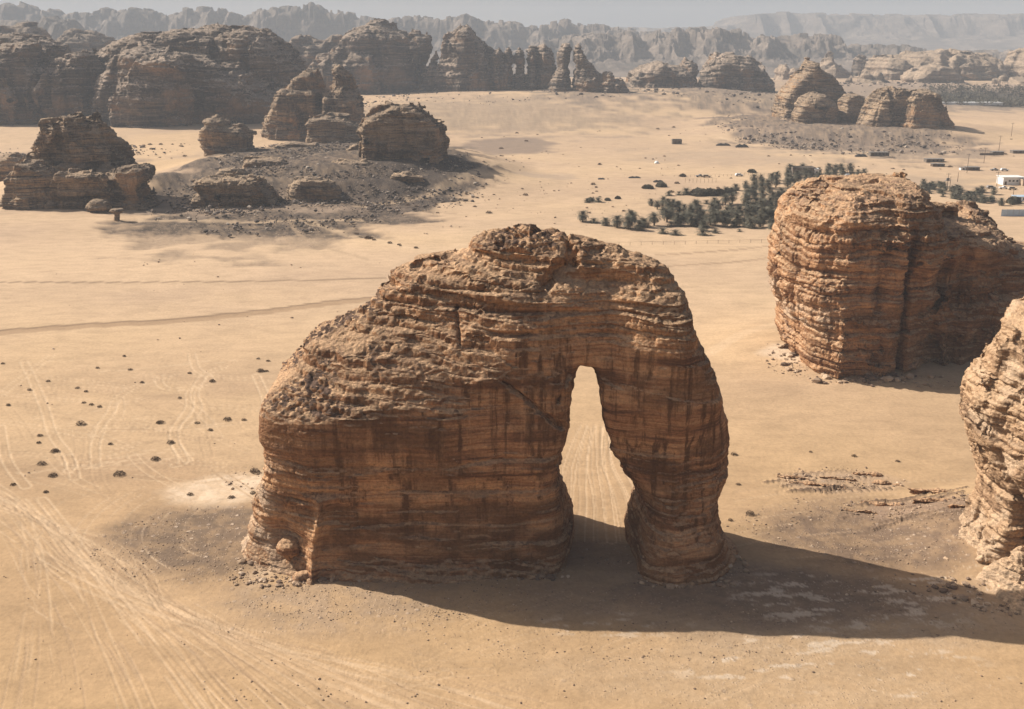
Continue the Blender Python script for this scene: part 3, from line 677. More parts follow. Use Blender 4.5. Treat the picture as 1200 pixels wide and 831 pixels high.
# ------------------------------------------------------------------ ground sheet (rings round the camera's foot, finer where the photo looks)
def W(pts, z=0.0): return [gp(u, v, z) for u, v in pts]
def build_ground():
    vs = np.concatenate([np.arange(885, 130, -1.45), np.arange(130, 54, -1.0)])
    ang = PITCH - np.arctan((415.5 - vs) / FPX)
    r = CAMH / np.tan(ang)
    r = np.concatenate([[0.5, 20, 40, 60, 75, 85], r[(r > 88) & (r < 9500)], [10000, 11000, 12500]])
    a = np.concatenate([np.arange(-180, -36, 4), np.arange(-36, 36.01, 0.075), np.arange(40, 180.1, 4)])
    A, Rr = np.meshgrid(np.radians(a), r)
    x = (Rr * np.sin(A)).ravel(); y = (Rr * np.cos(A)).ravel()
    z = terr(x, y)
    n, m = len(r), len(a)
    i = np.arange(n - 1)[:, None] * m + np.arange(m - 1)[None, :]
    Q = np.stack([i, i + 1, i + m + 1, i + m], -1).reshape(-1, 4)[:, ::-1]
    Q = Q[:, ::-1] if False else Q
    # ---- colours of the sand
    col = np.empty((len(x), 3)); col[:] = (0.475, 0.338, 0.22)
    n1_ = fbm(x / 70, y / 45, 0 * x, 4, 101); n2_ = fbm(x / 9, y / 7, 0 * x, 4, 102); n3_ = fbm(x / 1.7, y / 1.5, 0 * x, 3, 103)
    nr_ = sst(330, 130, y)[:, None]
    col = col * (1 - nr_) + np.array((0.4, 0.268, 0.153)) * nr_
    col *= (1 + 0.15 * n1_ + 0.09 * n2_)[:, None]
    col[:, 2] *= 1 - 0.06 * n1_
    warp = fbm(x / 16, y / 12, 0 * x, 4, 104)
    def paint(mask, c, s=1.0):
        f = np.clip(mask * s, 0, 1)[:, None]
        col[:] = col * (1 - f) + np.array(c) * f
    grav = np.zeros(len(x))
    def blob(u, v, ru, rv, c, s=1.0, soft=0.5, w=0.5, zz=0.0, stip=0.0, g=0.0):
        cx, cy = gp(u, v, zz); rx = abs(gp(u + ru, v, zz)[0] - cx); ry = 0.5 * (gp(u, v - rv, zz)[1] - gp(u, v + rv, zz)[1])
        d = np.sqrt(((x - cx) / rx) ** 2 + ((y - cy) / ry) ** 2) + w * warp * 1.2
        mk_ = sst(1.0, 1.0 - soft, d)
        if stip: mk_ = mk_ * (1 - stip + stip * sst(-0.5, 0.4, n3_))
        paint(mk_, c, s)
        if g: np.maximum(grav, g * mk_, out=grav)
        return mk_
    # distant plain: stony flats and slopes
    grey = (0.33, 0.25, 0.18); dk = (0.058, 0.047, 0.041)
    blob(590, 128, 210, 16, (0.27, 0.205, 0.15), 0.75, 0.6, 0.6, 12, 0.3, .5)
    blob(600, 164, 64, 12, (0.22, 0.165, 0.128), 0.85, 0.35, 0.3, 4)
    blob(860, 118, 130, 15, (0.15, 0.12, 0.098), 0.85, 0.5, 0.6, 8, 0.4, .8)
    blob(690, 112, 80, 11, (0.17, 0.135, 0.108), 0.8, 0.5, 0.5, 14, 0.3, .6)
    blob(975, 146, 150, 24, (0.13, 0.102, 0.084), 0.95, 0.3, 0.35, 8, 0.4, 1.0)
    blob(1090, 108, 200, 11, (0.22, 0.17, 0.13), 0.95, 0.4, 0.4, 12, 0.3, .6)
    blob(1010, 105, 260, 12, (0.3, 0.225, 0.17), 0.8, 0.6, 0.6, 8, 0.4, .4)
    blob(1160, 121, 105, 6, (0.07, 0.065, 0.055), 0.9, 0.3, 0.4)
    blob(880, 182, 170, 12, (0.37, 0.275, 0.195), 0.6, 0.7, 0.9)
    blob(1080, 182, 90, 9, (0.33, 0.245, 0.175), 0.7, 0.7, 0.9)
    blob(1090, 212, 120, 9, (0.32, 0.24, 0.175), 0.6, 0.6, 0.6)
    blob(640, 208, 45, 6, (0.36, 0.27, 0.2), 0.6, 0.7, 0.9)
    blob(800, 252, 130, 26, (0.42, 0.30, 0.20), 0.7, 0.5, 0.5, 0, 0.5, .2)
    blob(380, 196, 205, 50, dk, 0.97, 0.22, 0.28, 7, 0.25, 1.0)
    blob(490, 215, 85, 24, dk, 0.9, 0.4, 0.4, 3, 0.3, 1.0)
    blob(275, 240, 80, 14, (0.17, 0.13, 0.1), 0.8, 0.5, 0.6, 0, 0.4, .7)
    blob(95, 180, 130, 10, (0.14, 0.11, 0.095), 0.7, 0.4, 0.5, 2, 0.2, .5)
    blob(10, 190, 40, 16, (0.2, 0.155, 0.125), 0.9, 0.4, 0.5, 2, 0.3, .8)
    blob(200, 240, 260, 12, (0.34, 0.25, 0.18), 0.7, 0.5, 0.5, 0, 0.3, .4)
    blob(200, 192, 55, 12, (0.50, 0.35, 0.21), 1.0, 0.4, 0.3, 1)
    blob(188, 172, 75, 13, (0.52, 0.365, 0.225), 1.0, 0.25, 0.2, 1)
    blob(200, 300, 330, 34, (0.53, 0.38, 0.25), 0.5, 0.4, 0.3)
    # nearer
    blob(985, 395, 110, 22, (0.40, 0.29, 0.19), 0.5, 0.6, 0.7)
    blob(925, 420, 28, 16, (0.6, 0.48, 0.36), 0.6, 0.7, 0.9)
    blob(200, 500, 300, 60, (0.50, 0.35, 0.21), 0.5, 0.5, 0.5)
    blob(250, 640, 190, 66, (0.17, 0.122, 0.086), 1.0, 0.5, 0.4, 0, 0.35, 1.0)
    blob(400, 705, 230, 45, (0.32, 0.23, 0.155), 0.8, 0.7, 0.5, 0, 0.6, .8)
    blob(258, 574, 80, 21, (0.62, 0.48, 0.345), 0.9, 0.4, 0.5, 0, 0.4)
    blob(310, 672, 45, 26, (0.52, 0.39, 0.27), 0.7, 0.7, 0.8, 0)
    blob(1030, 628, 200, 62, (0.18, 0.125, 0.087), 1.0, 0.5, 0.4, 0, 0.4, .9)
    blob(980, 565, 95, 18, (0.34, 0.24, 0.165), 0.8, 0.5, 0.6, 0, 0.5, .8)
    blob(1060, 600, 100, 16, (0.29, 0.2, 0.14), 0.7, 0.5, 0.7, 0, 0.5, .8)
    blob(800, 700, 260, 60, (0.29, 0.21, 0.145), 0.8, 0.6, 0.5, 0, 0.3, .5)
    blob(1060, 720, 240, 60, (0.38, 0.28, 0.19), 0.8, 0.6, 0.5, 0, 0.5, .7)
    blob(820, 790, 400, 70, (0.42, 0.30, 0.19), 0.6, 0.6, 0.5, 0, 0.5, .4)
    blob(960, 700, 230, 40, (0.2, 0.14, 0.1), 0.85, 0.5, 0.4, 0, 0.3, .7)  # brown stony ground, painted darker to deepen the arch's cast shadow
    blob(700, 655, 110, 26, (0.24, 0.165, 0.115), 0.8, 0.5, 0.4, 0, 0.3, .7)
    # salt crusts by the shadow and at the cliff foot
    salt = sst(0.12, 0.32, fbm(x / 3.2, y / 1.3, 0 * x, 5, 120, 0.7))
    for (u, v, ru, rv, s) in ((1000, 705, 180, 45, 0.8), (960, 775, 220, 40, 0.8), (1080, 800, 130, 22, 0.7), (720, 735, 110, 16, 0.6), (880, 770, 60, 20, .8), (1140, 690, 90, 26, 1.0)):
        cx, cy = gp(u, v); rx = gp(u + ru, v)[0] - cx; ry = 0.5 * (gp(u, v - rv)[1] - gp(u, v + rv)[1])
        d = ((x - cx) / rx) ** 2 + ((y - cy) / ry) ** 2
        paint(sst(1, 0.3, d) * salt, (0.56, 0.45, 0.34), s * 0.95)
    # ---- tracks
    dz = np.zeros(len(x))
    order = np.argsort(y); ys = y[order]
    def line(pts, w, c=None, s=0.6, ruts=0.0, depth=0.0, soft=0.5, world=False, brk=0.0, rid=0):
        P = pts if world else W(pts)
        py = [p[1] for p in P]; px = [p[0] for p in P]
        pad = w + ruts + 1.0
        lo, hi = np.searchsorted(ys, [min(py) - pad, max(py) + pad])
        I = order[lo:hi]; I = I[(x[I] > min(px) - pad) & (x[I] < max(px) + pad)]
        if len(I) == 0: return
        X, Y = x[I], y[I]; d = np.full(len(I), 1e9)
        for (ax, ay), (bx, by) in zip(P[:-1], P[1:]):
            ex, ey = bx - ax, by - ay
            t = np.clip(((X - ax) * ex + (Y - ay) * ey) / (ex * ex + ey * ey + 1e-9), 0, 1)
            d = np.minimum(d, np.hypot(X - ax - ex * t, Y - ay - ey * t))
        if ruts: d = np.abs(d - ruts)
        m_ = sst(w, w * (1 - soft), d)
        if brk: m_ = m_ * sst(-brk, 0.5 - brk, vn(X / 9, Y / 9, 0 * X, 130 + rid))
        if c is not None:
            f = (m_ * s)[:, None]; col[I] = col[I] * (1 - f) + np.array(c) * f
        if depth: dz[I] += -depth * m_ + 0.6 * depth * sst(0.5 * w, 0, np.abs(d - 1.25 * w))
    def spline(pts, n=10):
        P = W(pts); P = [P[0]] + P + [P[-1]]; out = []
        for k in range(1, len(P) - 2):
            for q in range(n):
                t = q / n; a_, b_, c_, d_ = P[k - 1], P[k], P[k + 1], P[k + 2]
                out.append(tuple(0.5 * (2 * b_[j] + (c_[j] - a_[j]) * t + (2 * a_[j] - 5 * b_[j] + 4 * c_[j] - d_[j]) * t * t + (3 * b_[j] - a_[j] - 3 * c_[j] + d_[j]) * t ** 3) for j in (0, 1)))
        return out + [P[-1]]
    brown = (0.30, 0.205, 0.13); light = (0.53, 0.385, 0.25)
    line(spline([(-60, 394), (100, 383), (200, 377), (300, 367), (380, 357), (450, 350), (520, 345)]), 2.8, (0.33, 0.225, 0.14), 0.9, world=True, soft=0.3)
    line(spline([(-60, 391), (100, 380), (200, 374), (300, 364), (380, 354), (450, 347)]), 1.1, (0.2, 0.135, 0.085), 0.9, world=True)
    line(spline([(-60, 332), (200, 331), (330, 329.5), (450, 326)]), 1.2, (0.22, 0.155, 0.1), 0.85, world=True)
    line([(0, 321), (170, 314), (350, 308)], 1.0, brown, 0.3, brk=0.1)
    line([(-60, 255), (150, 257), (300, 258), (420, 256)], 3.5, light, 0.6)
    line([(340, 259), (352, 275), (385, 292), (430, 304)], 1.6, (0.36, 0.26, 0.17), 0.5)
    line([(360, 258), (400, 272), (480, 292), (560, 300)], 3.0, light, 0.5)
    line(spline([(770, 299), (860, 293), (910, 287)]), 1.3, brown, 0.8, world=True)
    line(spline([(770, 313), (860, 307), (910, 301)]), 1.3, brown, 0.8, world=True)
    line([(840, 160), (880, 170), (960, 176), (1040, 180), (1200, 186)], 3.0, light, 0.7)
    line([(920, 178), (945, 183), (955, 192)], 2.0, light, 0.7)
    line([(600, 195), (560, 215), (500, 232), (420, 240)], 4.0, light, 0.5)
    line([(1060, 195), (1120, 205), (1200, 210)], 4.0, light, 0.5)
    line([(830, 415), (870, 395), (915, 383)], 2.5, light, 0.6)
    # the broad beaten way in the lower left, many parallel ruts
    R2 = random.Random(3)
    blobw = spline([(-60, 560), (40, 610), (130, 665), (240, 735), (380, 800), (560, 880)])
    line(blobw, 7.0, (0.44, 0.3, 0.178), 0.7, world=True, soft=0.8)
    for k in range(46):
        o1, o2, o3 = R2.gauss(0, 1), R2.gauss(0, 1), R2.gauss(0, 1)
        line(spline([(-60, 560 + 10 * o1), (40 + 10 * o1, 605 + 8 * o1), (130 + 26 * o1, 660 + 14 * o2), (240 + 60 * o2, 730 + 22 * o2), (380 + 100 * o2, 795 + 22 * o3), (560 + 160 * o2, 880)]),
             R2.uniform(0.12, 0.34), light if k % 2 else (0.31, 0.21, 0.13), R2.uniform(0.2, 0.5), world=True, depth=R2.uniform(0.02, 0.06), brk=0.3, rid=k, ruts=0.8 if k % 3 == 0 else 0)
    for k in range(26):
        o1, o2 = R2.gauss(0, 1), R2.uniform(-60, 330)
        line(spline([(10 + 30 * o1, 585), (40 + 0.2 * o2 + 20 * o1, 660), (60 + 0.6 * o2, 760), (60 + 1.0 * o2, 870)]), R2.uniform(0.12, 0.3), light if k % 3 else (0.36, 0.25, 0.16),
             R2.uniform(0.25, 0.5), world=True, depth=0.03, brk=0.3, rid=k + 50, ruts=0.8 if k % 2 == 0 else 0)
    # looping tyre tracks on the open sand at the left
    for pts in ([(28, 425), (38, 445), (52, 478), (62, 510), (80, 535), (88, 560)], [(60, 418), (30, 440), (0, 462), (-30, 480)], [(225, 415), (230, 432), (246, 445), (224, 458), (222, 478), (205, 503), (206, 520), (220, 540)],
                [(262, 430), (240, 440), (228, 460), (232, 480), (215, 500)], [(165, 450), (140, 465), (128, 485), (110, 510)], [(80, 535), (84, 545), (80, 552)], [(120, 500), (112, 520), (112, 545)],
                [(200, 440), (186, 445), (195, 455), (230, 455)], [(0, 500), (8, 540), (30, 570)], [(205, 520), (215, 540), (205, 545)], [(300, 440), (312, 470), (310, 500)]):
        line(spline(pts), 0.28, (0.6, 0.45, 0.3), 0.4, ruts=0.9, depth=0.06, world=True)
    for k in range(120):
        u0, v0 = R2.uniform(-40, 330), R2.uniform(425, 570)
        th = R2.uniform(-0.5, 0.5) if R2.random() < 0.7 else R2.uniform(0.6, 1.6); L_ = R2.uniform(60, 200); cv = R2.uniform(-1, 1) * 0.8
        pts = []; u, v = u0, v0
        for q in range(6):
            pts.append((u, v)); u += L_ / 6 * math.cos(th); v += L_ / 6 * math.sin(th) * 0.4; th += cv / 6
        if max(p[0] for p in pts) > 330: continue
        line(spline(pts, 4), R2.uniform(0.16, 0.3), light if k % 2 else (0.38, 0.26, 0.16), R2.uniform(0.25, 0.55), ruts=0.85, depth=0.04, world=True)
    for k in range(13):  # concentric turning tracks on the gravel flat
        rr = 14 + 2.1 * k + R2.uniform(-.5, .5); cx, cy = gp(330, 610); a0 = R2.uniform(2.5, 3.0); a1 = R2.uniform(3.7, 4.5)
        line([(cx + rr * 1.1 * math.cos(a0 + (a1 - a0) * q / 12), cy + rr * math.sin(a0 + (a1 - a0) * q / 12)) for q in range(13)], 0.2, (0.5, 0.37, 0.25), R2.uniform(.25, .55), depth=0.03, world=True, brk=0.2, rid=k + 200)
    for k in range(13):  # fan of tracks seen through the arch
        du = (k - 6) * 8
        line(spline([(700 + du * 0.4, 500), (697 + du * 0.7 + R2.uniform(-4, 4), 545), (703 + du, 590), (706 + du * 1.3, 640)]), 0.16, light if k % 3 else (0.42, 0.3, 0.19), 0.65, ruts=R2.choice([0, 0.8]), depth=0.05, world=True)
    for k in range(16):
        v0 = 560 + k * 7 + R2.uniform(-3, 3)
        line(spline([(860, v0 + 22), (930, v0 + 8), (1020, v0 - 2), (1160, v0 - 8)]), R2.uniform(0.15, 0.3), light if k % 2 else (0.36, 0.26, 0.17), R2.uniform(.2, .45), depth=0.03, world=True, brk=0.1, rid=k + 300)
    for k in range(26):
        u0 = R2.uniform(420, 1000); v0 = R2.uniform(715, 820); th = R2.uniform(-0.9, 0.1); L_ = R2.uniform(50, 160)
        line(spline([(u0, v0), (u0 + L_ * .4, v0 + L_ * .4 * math.sin(th) * .6), (u0 + L_, v0 + L_ * math.sin(th) * .5)]), 0.14, light if k % 2 else (0.38, 0.27, 0.17), R2.uniform(.2, .4), ruts=0.8, depth=0.03, world=True)
    for k in range(24):   # ragged bedrock scarps on the flat at the right, their shade painted dark
        v0 = R2.choice([556, 562, 568, 574, 584, 590, 597, 604, 612, 620]) + R2.uniform(-2, 2); u0 = R2.uniform(895, 990) if v0 < 580 else R2.uniform(985, 1100); L_ = R2.uniform(25, 90)
        line(spline([(u0, v0 + 3), (u0 + L_ * .3, v0 + R2.uniform(-1, 2)), (u0 + L_ * .6, v0 + R2.uniform(-2, 1)), (u0 + L_, v0 - 4)]), R2.uniform(0.2, 0.55), (0.12, 0.08, 0.055), 0.9, depth=-0.25, world=True, brk=0.25, rid=k + 400)
    near = sst(420, 200, y)
    farf = sst(300, 450, y) * grav
    sc_ = np.maximum(6.0, y * 0.02)
    rub_ = fbm(x / 9, y / 16, 0 * x, 3, 141)
    dz += farf * (1.1 * rub_ + 0.9 * np.tanh(2.5 * n1(z / 3.0 + 0.5 * rub_, 142)))
    mott = sst(0.05, 0.4, fbm(x / 6, y / 11, 0 * x, 3, 143)) * farf
    col[:] = col * (1 - 0.07 * mott[:, None]) + np.array((0.27, 0.21, 0.16)) * 0.07 * mott[:, None]
    dz += 0.035 * n3_ * near + grav * near * 0.05 * fbm(x / 0.5, y / 0.5, 0 * x, 2, 140)
    z = z + dz
    m, nt, b = new_mat('desert_sand'); q = NB(nt)
    co = q.n('ShaderNodeTexCoord').outputs['Object']
    c = q.attr('col', 'Color'); g = q.attr('gravel')
    fine = q.noise(co, 1.3, 6, 0.7)
    c = q.mix(1.0, c, q.ramp(fine, [(0.3, 0.86), (0.5, 1.0), (0.7, 1.1)]), 'MULTIPLY')
    big = q.noise(co, 0.12, 5, 0.65, 0.5, vec=(1, 2.2, 1))
    c = q.mix(1.0, c, q.ramp(big, [(0.35, 0.9), (0.5, 1.0), (0.65, 1.07)]), 'MULTIPLY')
    vc = q.n('ShaderNodeSeparateColor'); q.L(q.vor(co, 2.6, 'F1', 'Color'), vc.inputs[0])
    vd = q.vor(co, 2.6, 'F1', 'Distance')
    vc2 = q.n('ShaderNodeSeparateColor'); q.L(q.vor(co, 0.75, 'F1', 'Color'), vc2.inputs[0])
    peb = q.math('MULTIPLY', q.math('GREATER_THAN', vc.outputs[0], 0.72), q.ramp(vd, [(0.2, 1.0), (0.42, 0.0)]))
    peb2 = q.math('MULTIPLY', q.math('GREATER_THAN', vc2.outputs[0], 0.8), q.ramp(q.vor(co, 0.75, 'F1', 'Distance'), [(0.2, 1.0), (0.34, 0.0)]))
    pf = q.math('MULTIPLY', q.math('MAXIMUM', peb, peb2), g)
    c = q.mix(pf, c, q.mix(vc.outputs[1], (0.12, 0.085, 0.065), (0.52, 0.4, 0.3)))
    q.L(c, b.inputs['Base Color'])
    rip = q.noise(co, 0.55, 4, 0.6, 0.6, vec=(1, 1, 1))
    h = q.math('ADD', q.math('MULTIPLY', fine, 0.25), q.math('ADD', q.math('MULTIPLY', pf, 0.5), q.math('MULTIPLY', rip, 0.55)))
    q.L(q.bump(h, 0.28, 0.7), b.inputs['Normal']); b.inputs['Roughness'].default_value = 1.0; b.inputs['Specular IOR Level'].default_value = 0.05
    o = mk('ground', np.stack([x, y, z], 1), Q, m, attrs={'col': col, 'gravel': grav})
    tag(o, kind='structure')
    N = normals(np.stack([x, y, z], 1), Q)
    print('ground', len(x), 'up' if N[:, 2].mean() > 0 else 'DOWN', round(time.time() - T0, 1))
build_ground()

# ------------------------------------------------------------------ hazy ranges on the horizon
def hill(prof, y0, mat, seed, front=600, back=500, rough=26, cell=120, foot=0.4, nx=1400, top_flat=False):
    P = [pz(u, v, y0) for u, v in prof]
    px, pz_ = [p[0] for p in P], [p[1] for p in P]
    xs = np.linspace(px[0], px[-1], nx); ts = np.concatenate([np.linspace(0, 0.45, 22), np.linspace(0.46, 0.66, 46), np.linspace(0.68, 1, 14)])
    X, T = np.meshgrid(xs, ts, indexing='ij')
    Y = y0 - front + T * (front + back)
    Hc = np.interp(X, px, pz_)
    n = fbm(X / cell, Y / (cell * 1.5), 0 * X, 4, seed)
    rid = np.abs(vn(X / (cell * 0.5), Y / (cell * 2.5), 0 * X, seed + 3))
    t2 = T + 0.09 * n - 0.07 * (rid - 0.4)
    c = front / (front + back)
    sh = foot * sst(0.0, c - 0.04, t2) ** 1.4 + (1 - foot) * sst(c - 0.10, c + 0.03, t2)
    if not top_flat: sh = sh * (1 - 0.8 * sst(c + 0.1, 1.0, T))
    rg = 1 - np.abs(fbm(X / (cell * 0.35), Y / (cell * 0.35), 0 * X, 4, seed + 7)) * 2
    Z = Hc * sh + rough * (rg - 0.75) * sst(0.1, 0.5, sh) * (0.25 + 0.75 * sst(0.95, 0.5, sh))
    Z = Z + rough * 1.0 * (worley(X / (cell * 0.2), Y / (cell * 0.3), 0 * X, seed + 11)[2] - 0.5) * sst(0.55, 0.9, sh)
    Z = np.where(T <= 0.001, -25, Z - 6 * (1 - sst(0, 0.08, T)))
    V = np.stack([X, Y, Z], -1).reshape(-1, 3); m = len(ts)
    i = np.arange(nx - 1)[:, None] * m + np.arange(m - 1)[None, :]
    Q = np.stack([i, i + m, i + m + 1, i + 1], -1).reshape(-1, 4)
    o = mk('hills', V, Q, mat, (float(np.mean(xs)), y0, 0))
    return tag(o, kind='structure')
m, nt, b = new_mat('hill_rock'); q = NB(nt)
co = q.n('ShaderNodeTexCoord').outputs['Object']
c = q.ramp(q.noise(co, 1, 6, 0.65, 0.4, vec=(0.006, 0.006, 0.03)), [(0.35, (0.09, 0.075, 0.062)), (0.5, (0.16, 0.125, 0.1)), (0.65, (0.24, 0.19, 0.15))])
q.L(c, b.inputs['Base Color']); q.L(q.bump(q.noise(co, 0.03, 6, 0.7), 14, 0.8), b.inputs['Normal'])
M_hill = m
hill([(-260, 14), (-50, 10), (0, 8), (8, 6), (20, 10), (34, 17), (45, 13), (52, 16), (60, 20), (72, 19), (100, 16), (112, 11), (122, 14), (130, 12), (145, 11), (155, 14), (175, 17), (200, 17), (212, 13), (222, 12), (240, 11), (255, 15),
      (275, 20), (290, 18), (305, 15), (320, 12), (340, 10), (355, 8), (365, 7), (376, 12), (388, 16), (400, 18), (420, 20), (440, 25), (455, 23), (467, 22), (494, 23), (520, 25), (535, 23), (545, 21), (556, 25), (568, 29), (585, 29), (599, 28),
      (616, 34), (636, 34), (648, 30), (660, 27), (666, 25), (672, 27), (680, 32), (703, 33), (720, 36), (737, 37), (764, 42), (790, 44), (830, 48), (900, 58)], 3400, M_hill, 201, 700, 500, 30, 130, 0.3)
hill([(600, 66), (640, 50), (680, 46), (700, 44), (730, 42), (760, 46), (776, 40), (800, 37), (820, 37), (840, 38), (850, 41), (860, 42), (872, 39), (880, 40), (888, 45), (911, 47), (925, 45), (941, 43), (962, 44), (980, 45), (992, 49), (1002, 56), (1036, 56), (1070, 60), (1120, 66), (1180, 64), (1280, 60)],
     2750, M_hill, 211, 620, 400, 26, 110, 0.35)
hill([(-260, 30), (0, 28), (12, 25), (30, 34), (44, 22), (70, 28), (84, 40), (110, 48)], 2500, M_hill, 221, 500, 400, 22, 110, 0.4, nx=400)
hill([(640, 40), (680, 36), (700, 34), (745, 33), (770, 35), (800, 33), (840, 32), (862, 30), (868, 25), (876, 21), (886, 18), (905, 15.5), (930, 15), (960, 16), (1040, 17), (1120, 17), (1200, 18), (1320, 18), (1500, 19)],
     5600, M_hill, 231, 1100, 700, 18, 300, 0.45, top_flat=True)

# ------------------------------------------------------------------ haze
hz = bpy.data.meshes.new('haze'); bm = bmesh.new(); bmesh.ops.create_cube(bm, size=1)
for v in bm.verts: v.co = Vector((v.co.x * 26000, v.co.y * 26000, -30 + (v.co.z + 0.5) * 460))
bm.to_mesh(hz); bm.free()
ho = bpy.data.objects.new('haze', hz); C.objects.link(ho); tag(ho, kind='stuff', label='thin dusty haze over the whole plain')
hm = bpy.data.materials.new('haze'); hm.use_nodes = True; nt = hm.node_tree; nt.nodes.clear()
out = nt.nodes.new('ShaderNodeOutputMaterial'); pv = nt.nodes.new('ShaderNodeVolumePrincipled')
pv.inputs['Density'].default_value = 0.00019; pv.inputs['Color'].default_value = (0.53, 0.60, 0.69, 1); pv.inputs['Anisotropy'].default_value = 0.0
nt.links.new(pv.outputs[0], out.inputs['Volume']); hz.materials.append(hm)

# ------------------------------------------------------------------ small mesh helpers
class MB:
    def __init__(s): s.v = []; s.f = []
    def box(s, c, d, rz=0.0, taper=1.0):
        n = len(s.v); cs, sn = math.cos(rz), math.sin(rz)
        for z in (-1, 1):
            k = taper if z > 0 else 1.0
            for a, b_ in ((-1, -1), (1, -1), (1, 1), (-1, 1)):
                X, Y = a * d[0] / 2 * k, b_ * d[1] / 2 * k
                s.v.append((c[0] + X * cs - Y * sn, c[1] + X * sn + Y * cs, c[2] + z * d[2] / 2))
        s.f += [tuple(n + i for i in q) for q in ((3, 2, 1, 0), (4, 5, 6, 7), (0, 1, 5, 4), (1, 2, 6, 5), (2, 3, 7, 6), (3, 0, 4, 7))]
        return s
    def tube(s, pts, rad, n=6, cap=True):
        base = len(s.v)
        for k, (p, r) in enumerate(zip(pts, rad)):
            p = Vector(p); a = Vector(pts[max(k - 1, 0)]); b_ = Vector(pts[min(k + 1, len(pts) - 1)])
            t = (b_ - a).normalized(); u = t.orthogonal().normalized(); w_ = t.cross(u)
            for i in range(n):
                q = p + r * (math.cos(6.2832 * i / n) * u + math.sin(6.2832 * i / n) * w_); s.v.append(tuple(q))
        for k in range(len(pts) - 1):
            for i in range(n):
                j = (i + 1) % n; s.f.append((base + k * n + i, base + k * n + j, base + (k + 1) * n + j, base + (k + 1) * n + i))
        if cap: s.f.append(tuple(base + i for i in range(n))[::-1]); s.f.append(tuple(base + (len(pts) - 1) * n + i for i in range(n)))
        return s
    def build(s, name, mat, parent=None, smooth=False, bevel=0.0):
        me = bpy.data.meshes.new(name); me.from_pydata(s.v, [], s.f); me.materials.append(mat); me.update()
        if smooth: me.polygons.foreach_set('use_smooth', [True] * len(me.polygons))
        o = bpy.data.objects.new(name, me); C.objects.link(o)
        if parent is not None: o.parent = parent
        if bevel:
            md = o.modifiers.new('bevel', 'BEVEL'); md.width = bevel; md.segments = 2; md.limit_method = 'ANGLE'
        return o
def empty(name, loc, rz=0.0):
    o = bpy.data.objects.new(name, None); C.objects.link(o); o.location = loc; o.rotation_euler = (0, 0, rz); o.empty_display_size = 0.5
    return o
def ground_z(x, y): return float(terr(np.array([x]), np.array([y]))[0])
def site(u, v):
    x, y = gp(u, v); z = ground_z(x, y)
    for _ in range(3):
        x, y = gp(u, v, z); z = ground_z(x, y)
    return x, y, z
def copy_tree(o, parent=None):
    c = o.copy(); C.objects.link(c)
    if parent is not None: c.parent = parent
    for ch in o.children: copy_tree(ch, c)
    return c
def flat_mat(name, col, rough=0.8, var=0.15, scale=1.0, metal=0.0):
    m, nt, b = new_mat(name); q = NB(nt); co = q.n('ShaderNodeTexCoord').outputs['Object']
    n = q.noise(co, scale, 5, 0.65)
    c = q.mix(1.0, col, q.ramp(n, [(0.3, 1 - 2 * var), (0.6, 1.0), (0.75, 1 + var * 0.6)]), 'MULTIPLY')
    q.L(c, b.inputs['Base Color']); b.inputs['Roughness'].default_value = rough; b.inputs['Metallic'].default_value = metal
    q.L(q.bump(n, 0.02, 0.4), b.inputs['Normal'])
    return m

# ------------------------------------------------------------------ loose stones
def stone_proto(seed):
    r = np.random.default_rng(seed)
    bm = bmesh.new(); bmesh.ops.create_icosphere(bm, subdivisions=1, radius=1)
    V = np.array([v.co[:] for v in bm.verts]); F = np.array([[v.index for v in f.verts] for f in bm.faces]); bm.free()
    V = V * (0.72 + 0.5 * r.random((len(V), 1))) * np.array([1.0, 0.8, 0.62])
    return V, F
protos = [stone_proto(s) for s in range(6)]
def scatter(spots, mat, sizes, seed, name='gravel'):
    """spots: (u, v, ru, rv, count, zguess) ellipses on the ground"""
    r = np.random.default_rng(seed); Vs = []; Fs = []; n = 0; cl = []
    for (u, v, ru, rv, cnt, zg, (s0, s1)) in spots:
        cx, cy = gp(u, v, zg); rx = gp(u + ru, v, zg)[0] - cx; ry = 0.5 * (gp(u, v - rv, zg)[1] - gp(u, v + rv, zg)[1])
        th = r.random(cnt) * 6.2832; rr = np.sqrt(r.random(cnt)) ** 0.9
        X = cx + rx * rr * np.cos(th); Y = cy + ry * rr * np.sin(th)
        keep = fbm(X / (rx * .3), Y / (rx * .25), 0 * X, 3, seed) > -0.1
        X, Y = X[keep], Y[keep]; Z = terr(X, Y)
        S = s0 * (s1 / s0) ** (r.random(len(X)) ** 3.4)
        A = r.random(len(X)) * 6.2832; tone = r.random(len(X))
        for k in range(len(X)):
            V, F = protos[k % 6]; c, s = math.cos(A[k]), math.sin(A[k])
            q = np.stack([V[:, 0] * c - V[:, 1] * s, V[:, 0] * s + V[:, 1] * c, V[:, 2]], 1) * S[k] + (X[k], Y[k], Z[k] + 0.2 * S[k])
            Vs.append(q); Fs.append(F + n); n += len(V); cl.append(np.full(len(V), tone[k]))
    o = mk(name, np.concatenate(Vs), np.concatenate(Fs), mat, attrs={'tone': np.concatenate(cl)}, smooth=False)
    return tag(o, kind='stuff', label='loose stones scattered over the sand')
m, nt, b = new_mat('loose_stone'); q = NB(nt)
q.L(q.ramp(q.attr('tone'), [(0.0, (0.14, 0.095, 0.07)), (0.45, (0.27, 0.19, 0.13)), (0.8, (0.4, 0.285, 0.19)), (1.0, (0.55, 0.42, 0.3))]), b.inputs['Base Color'])
M_stone = m
m, nt, b = new_mat('dark_loose_stone'); q = NB(nt)
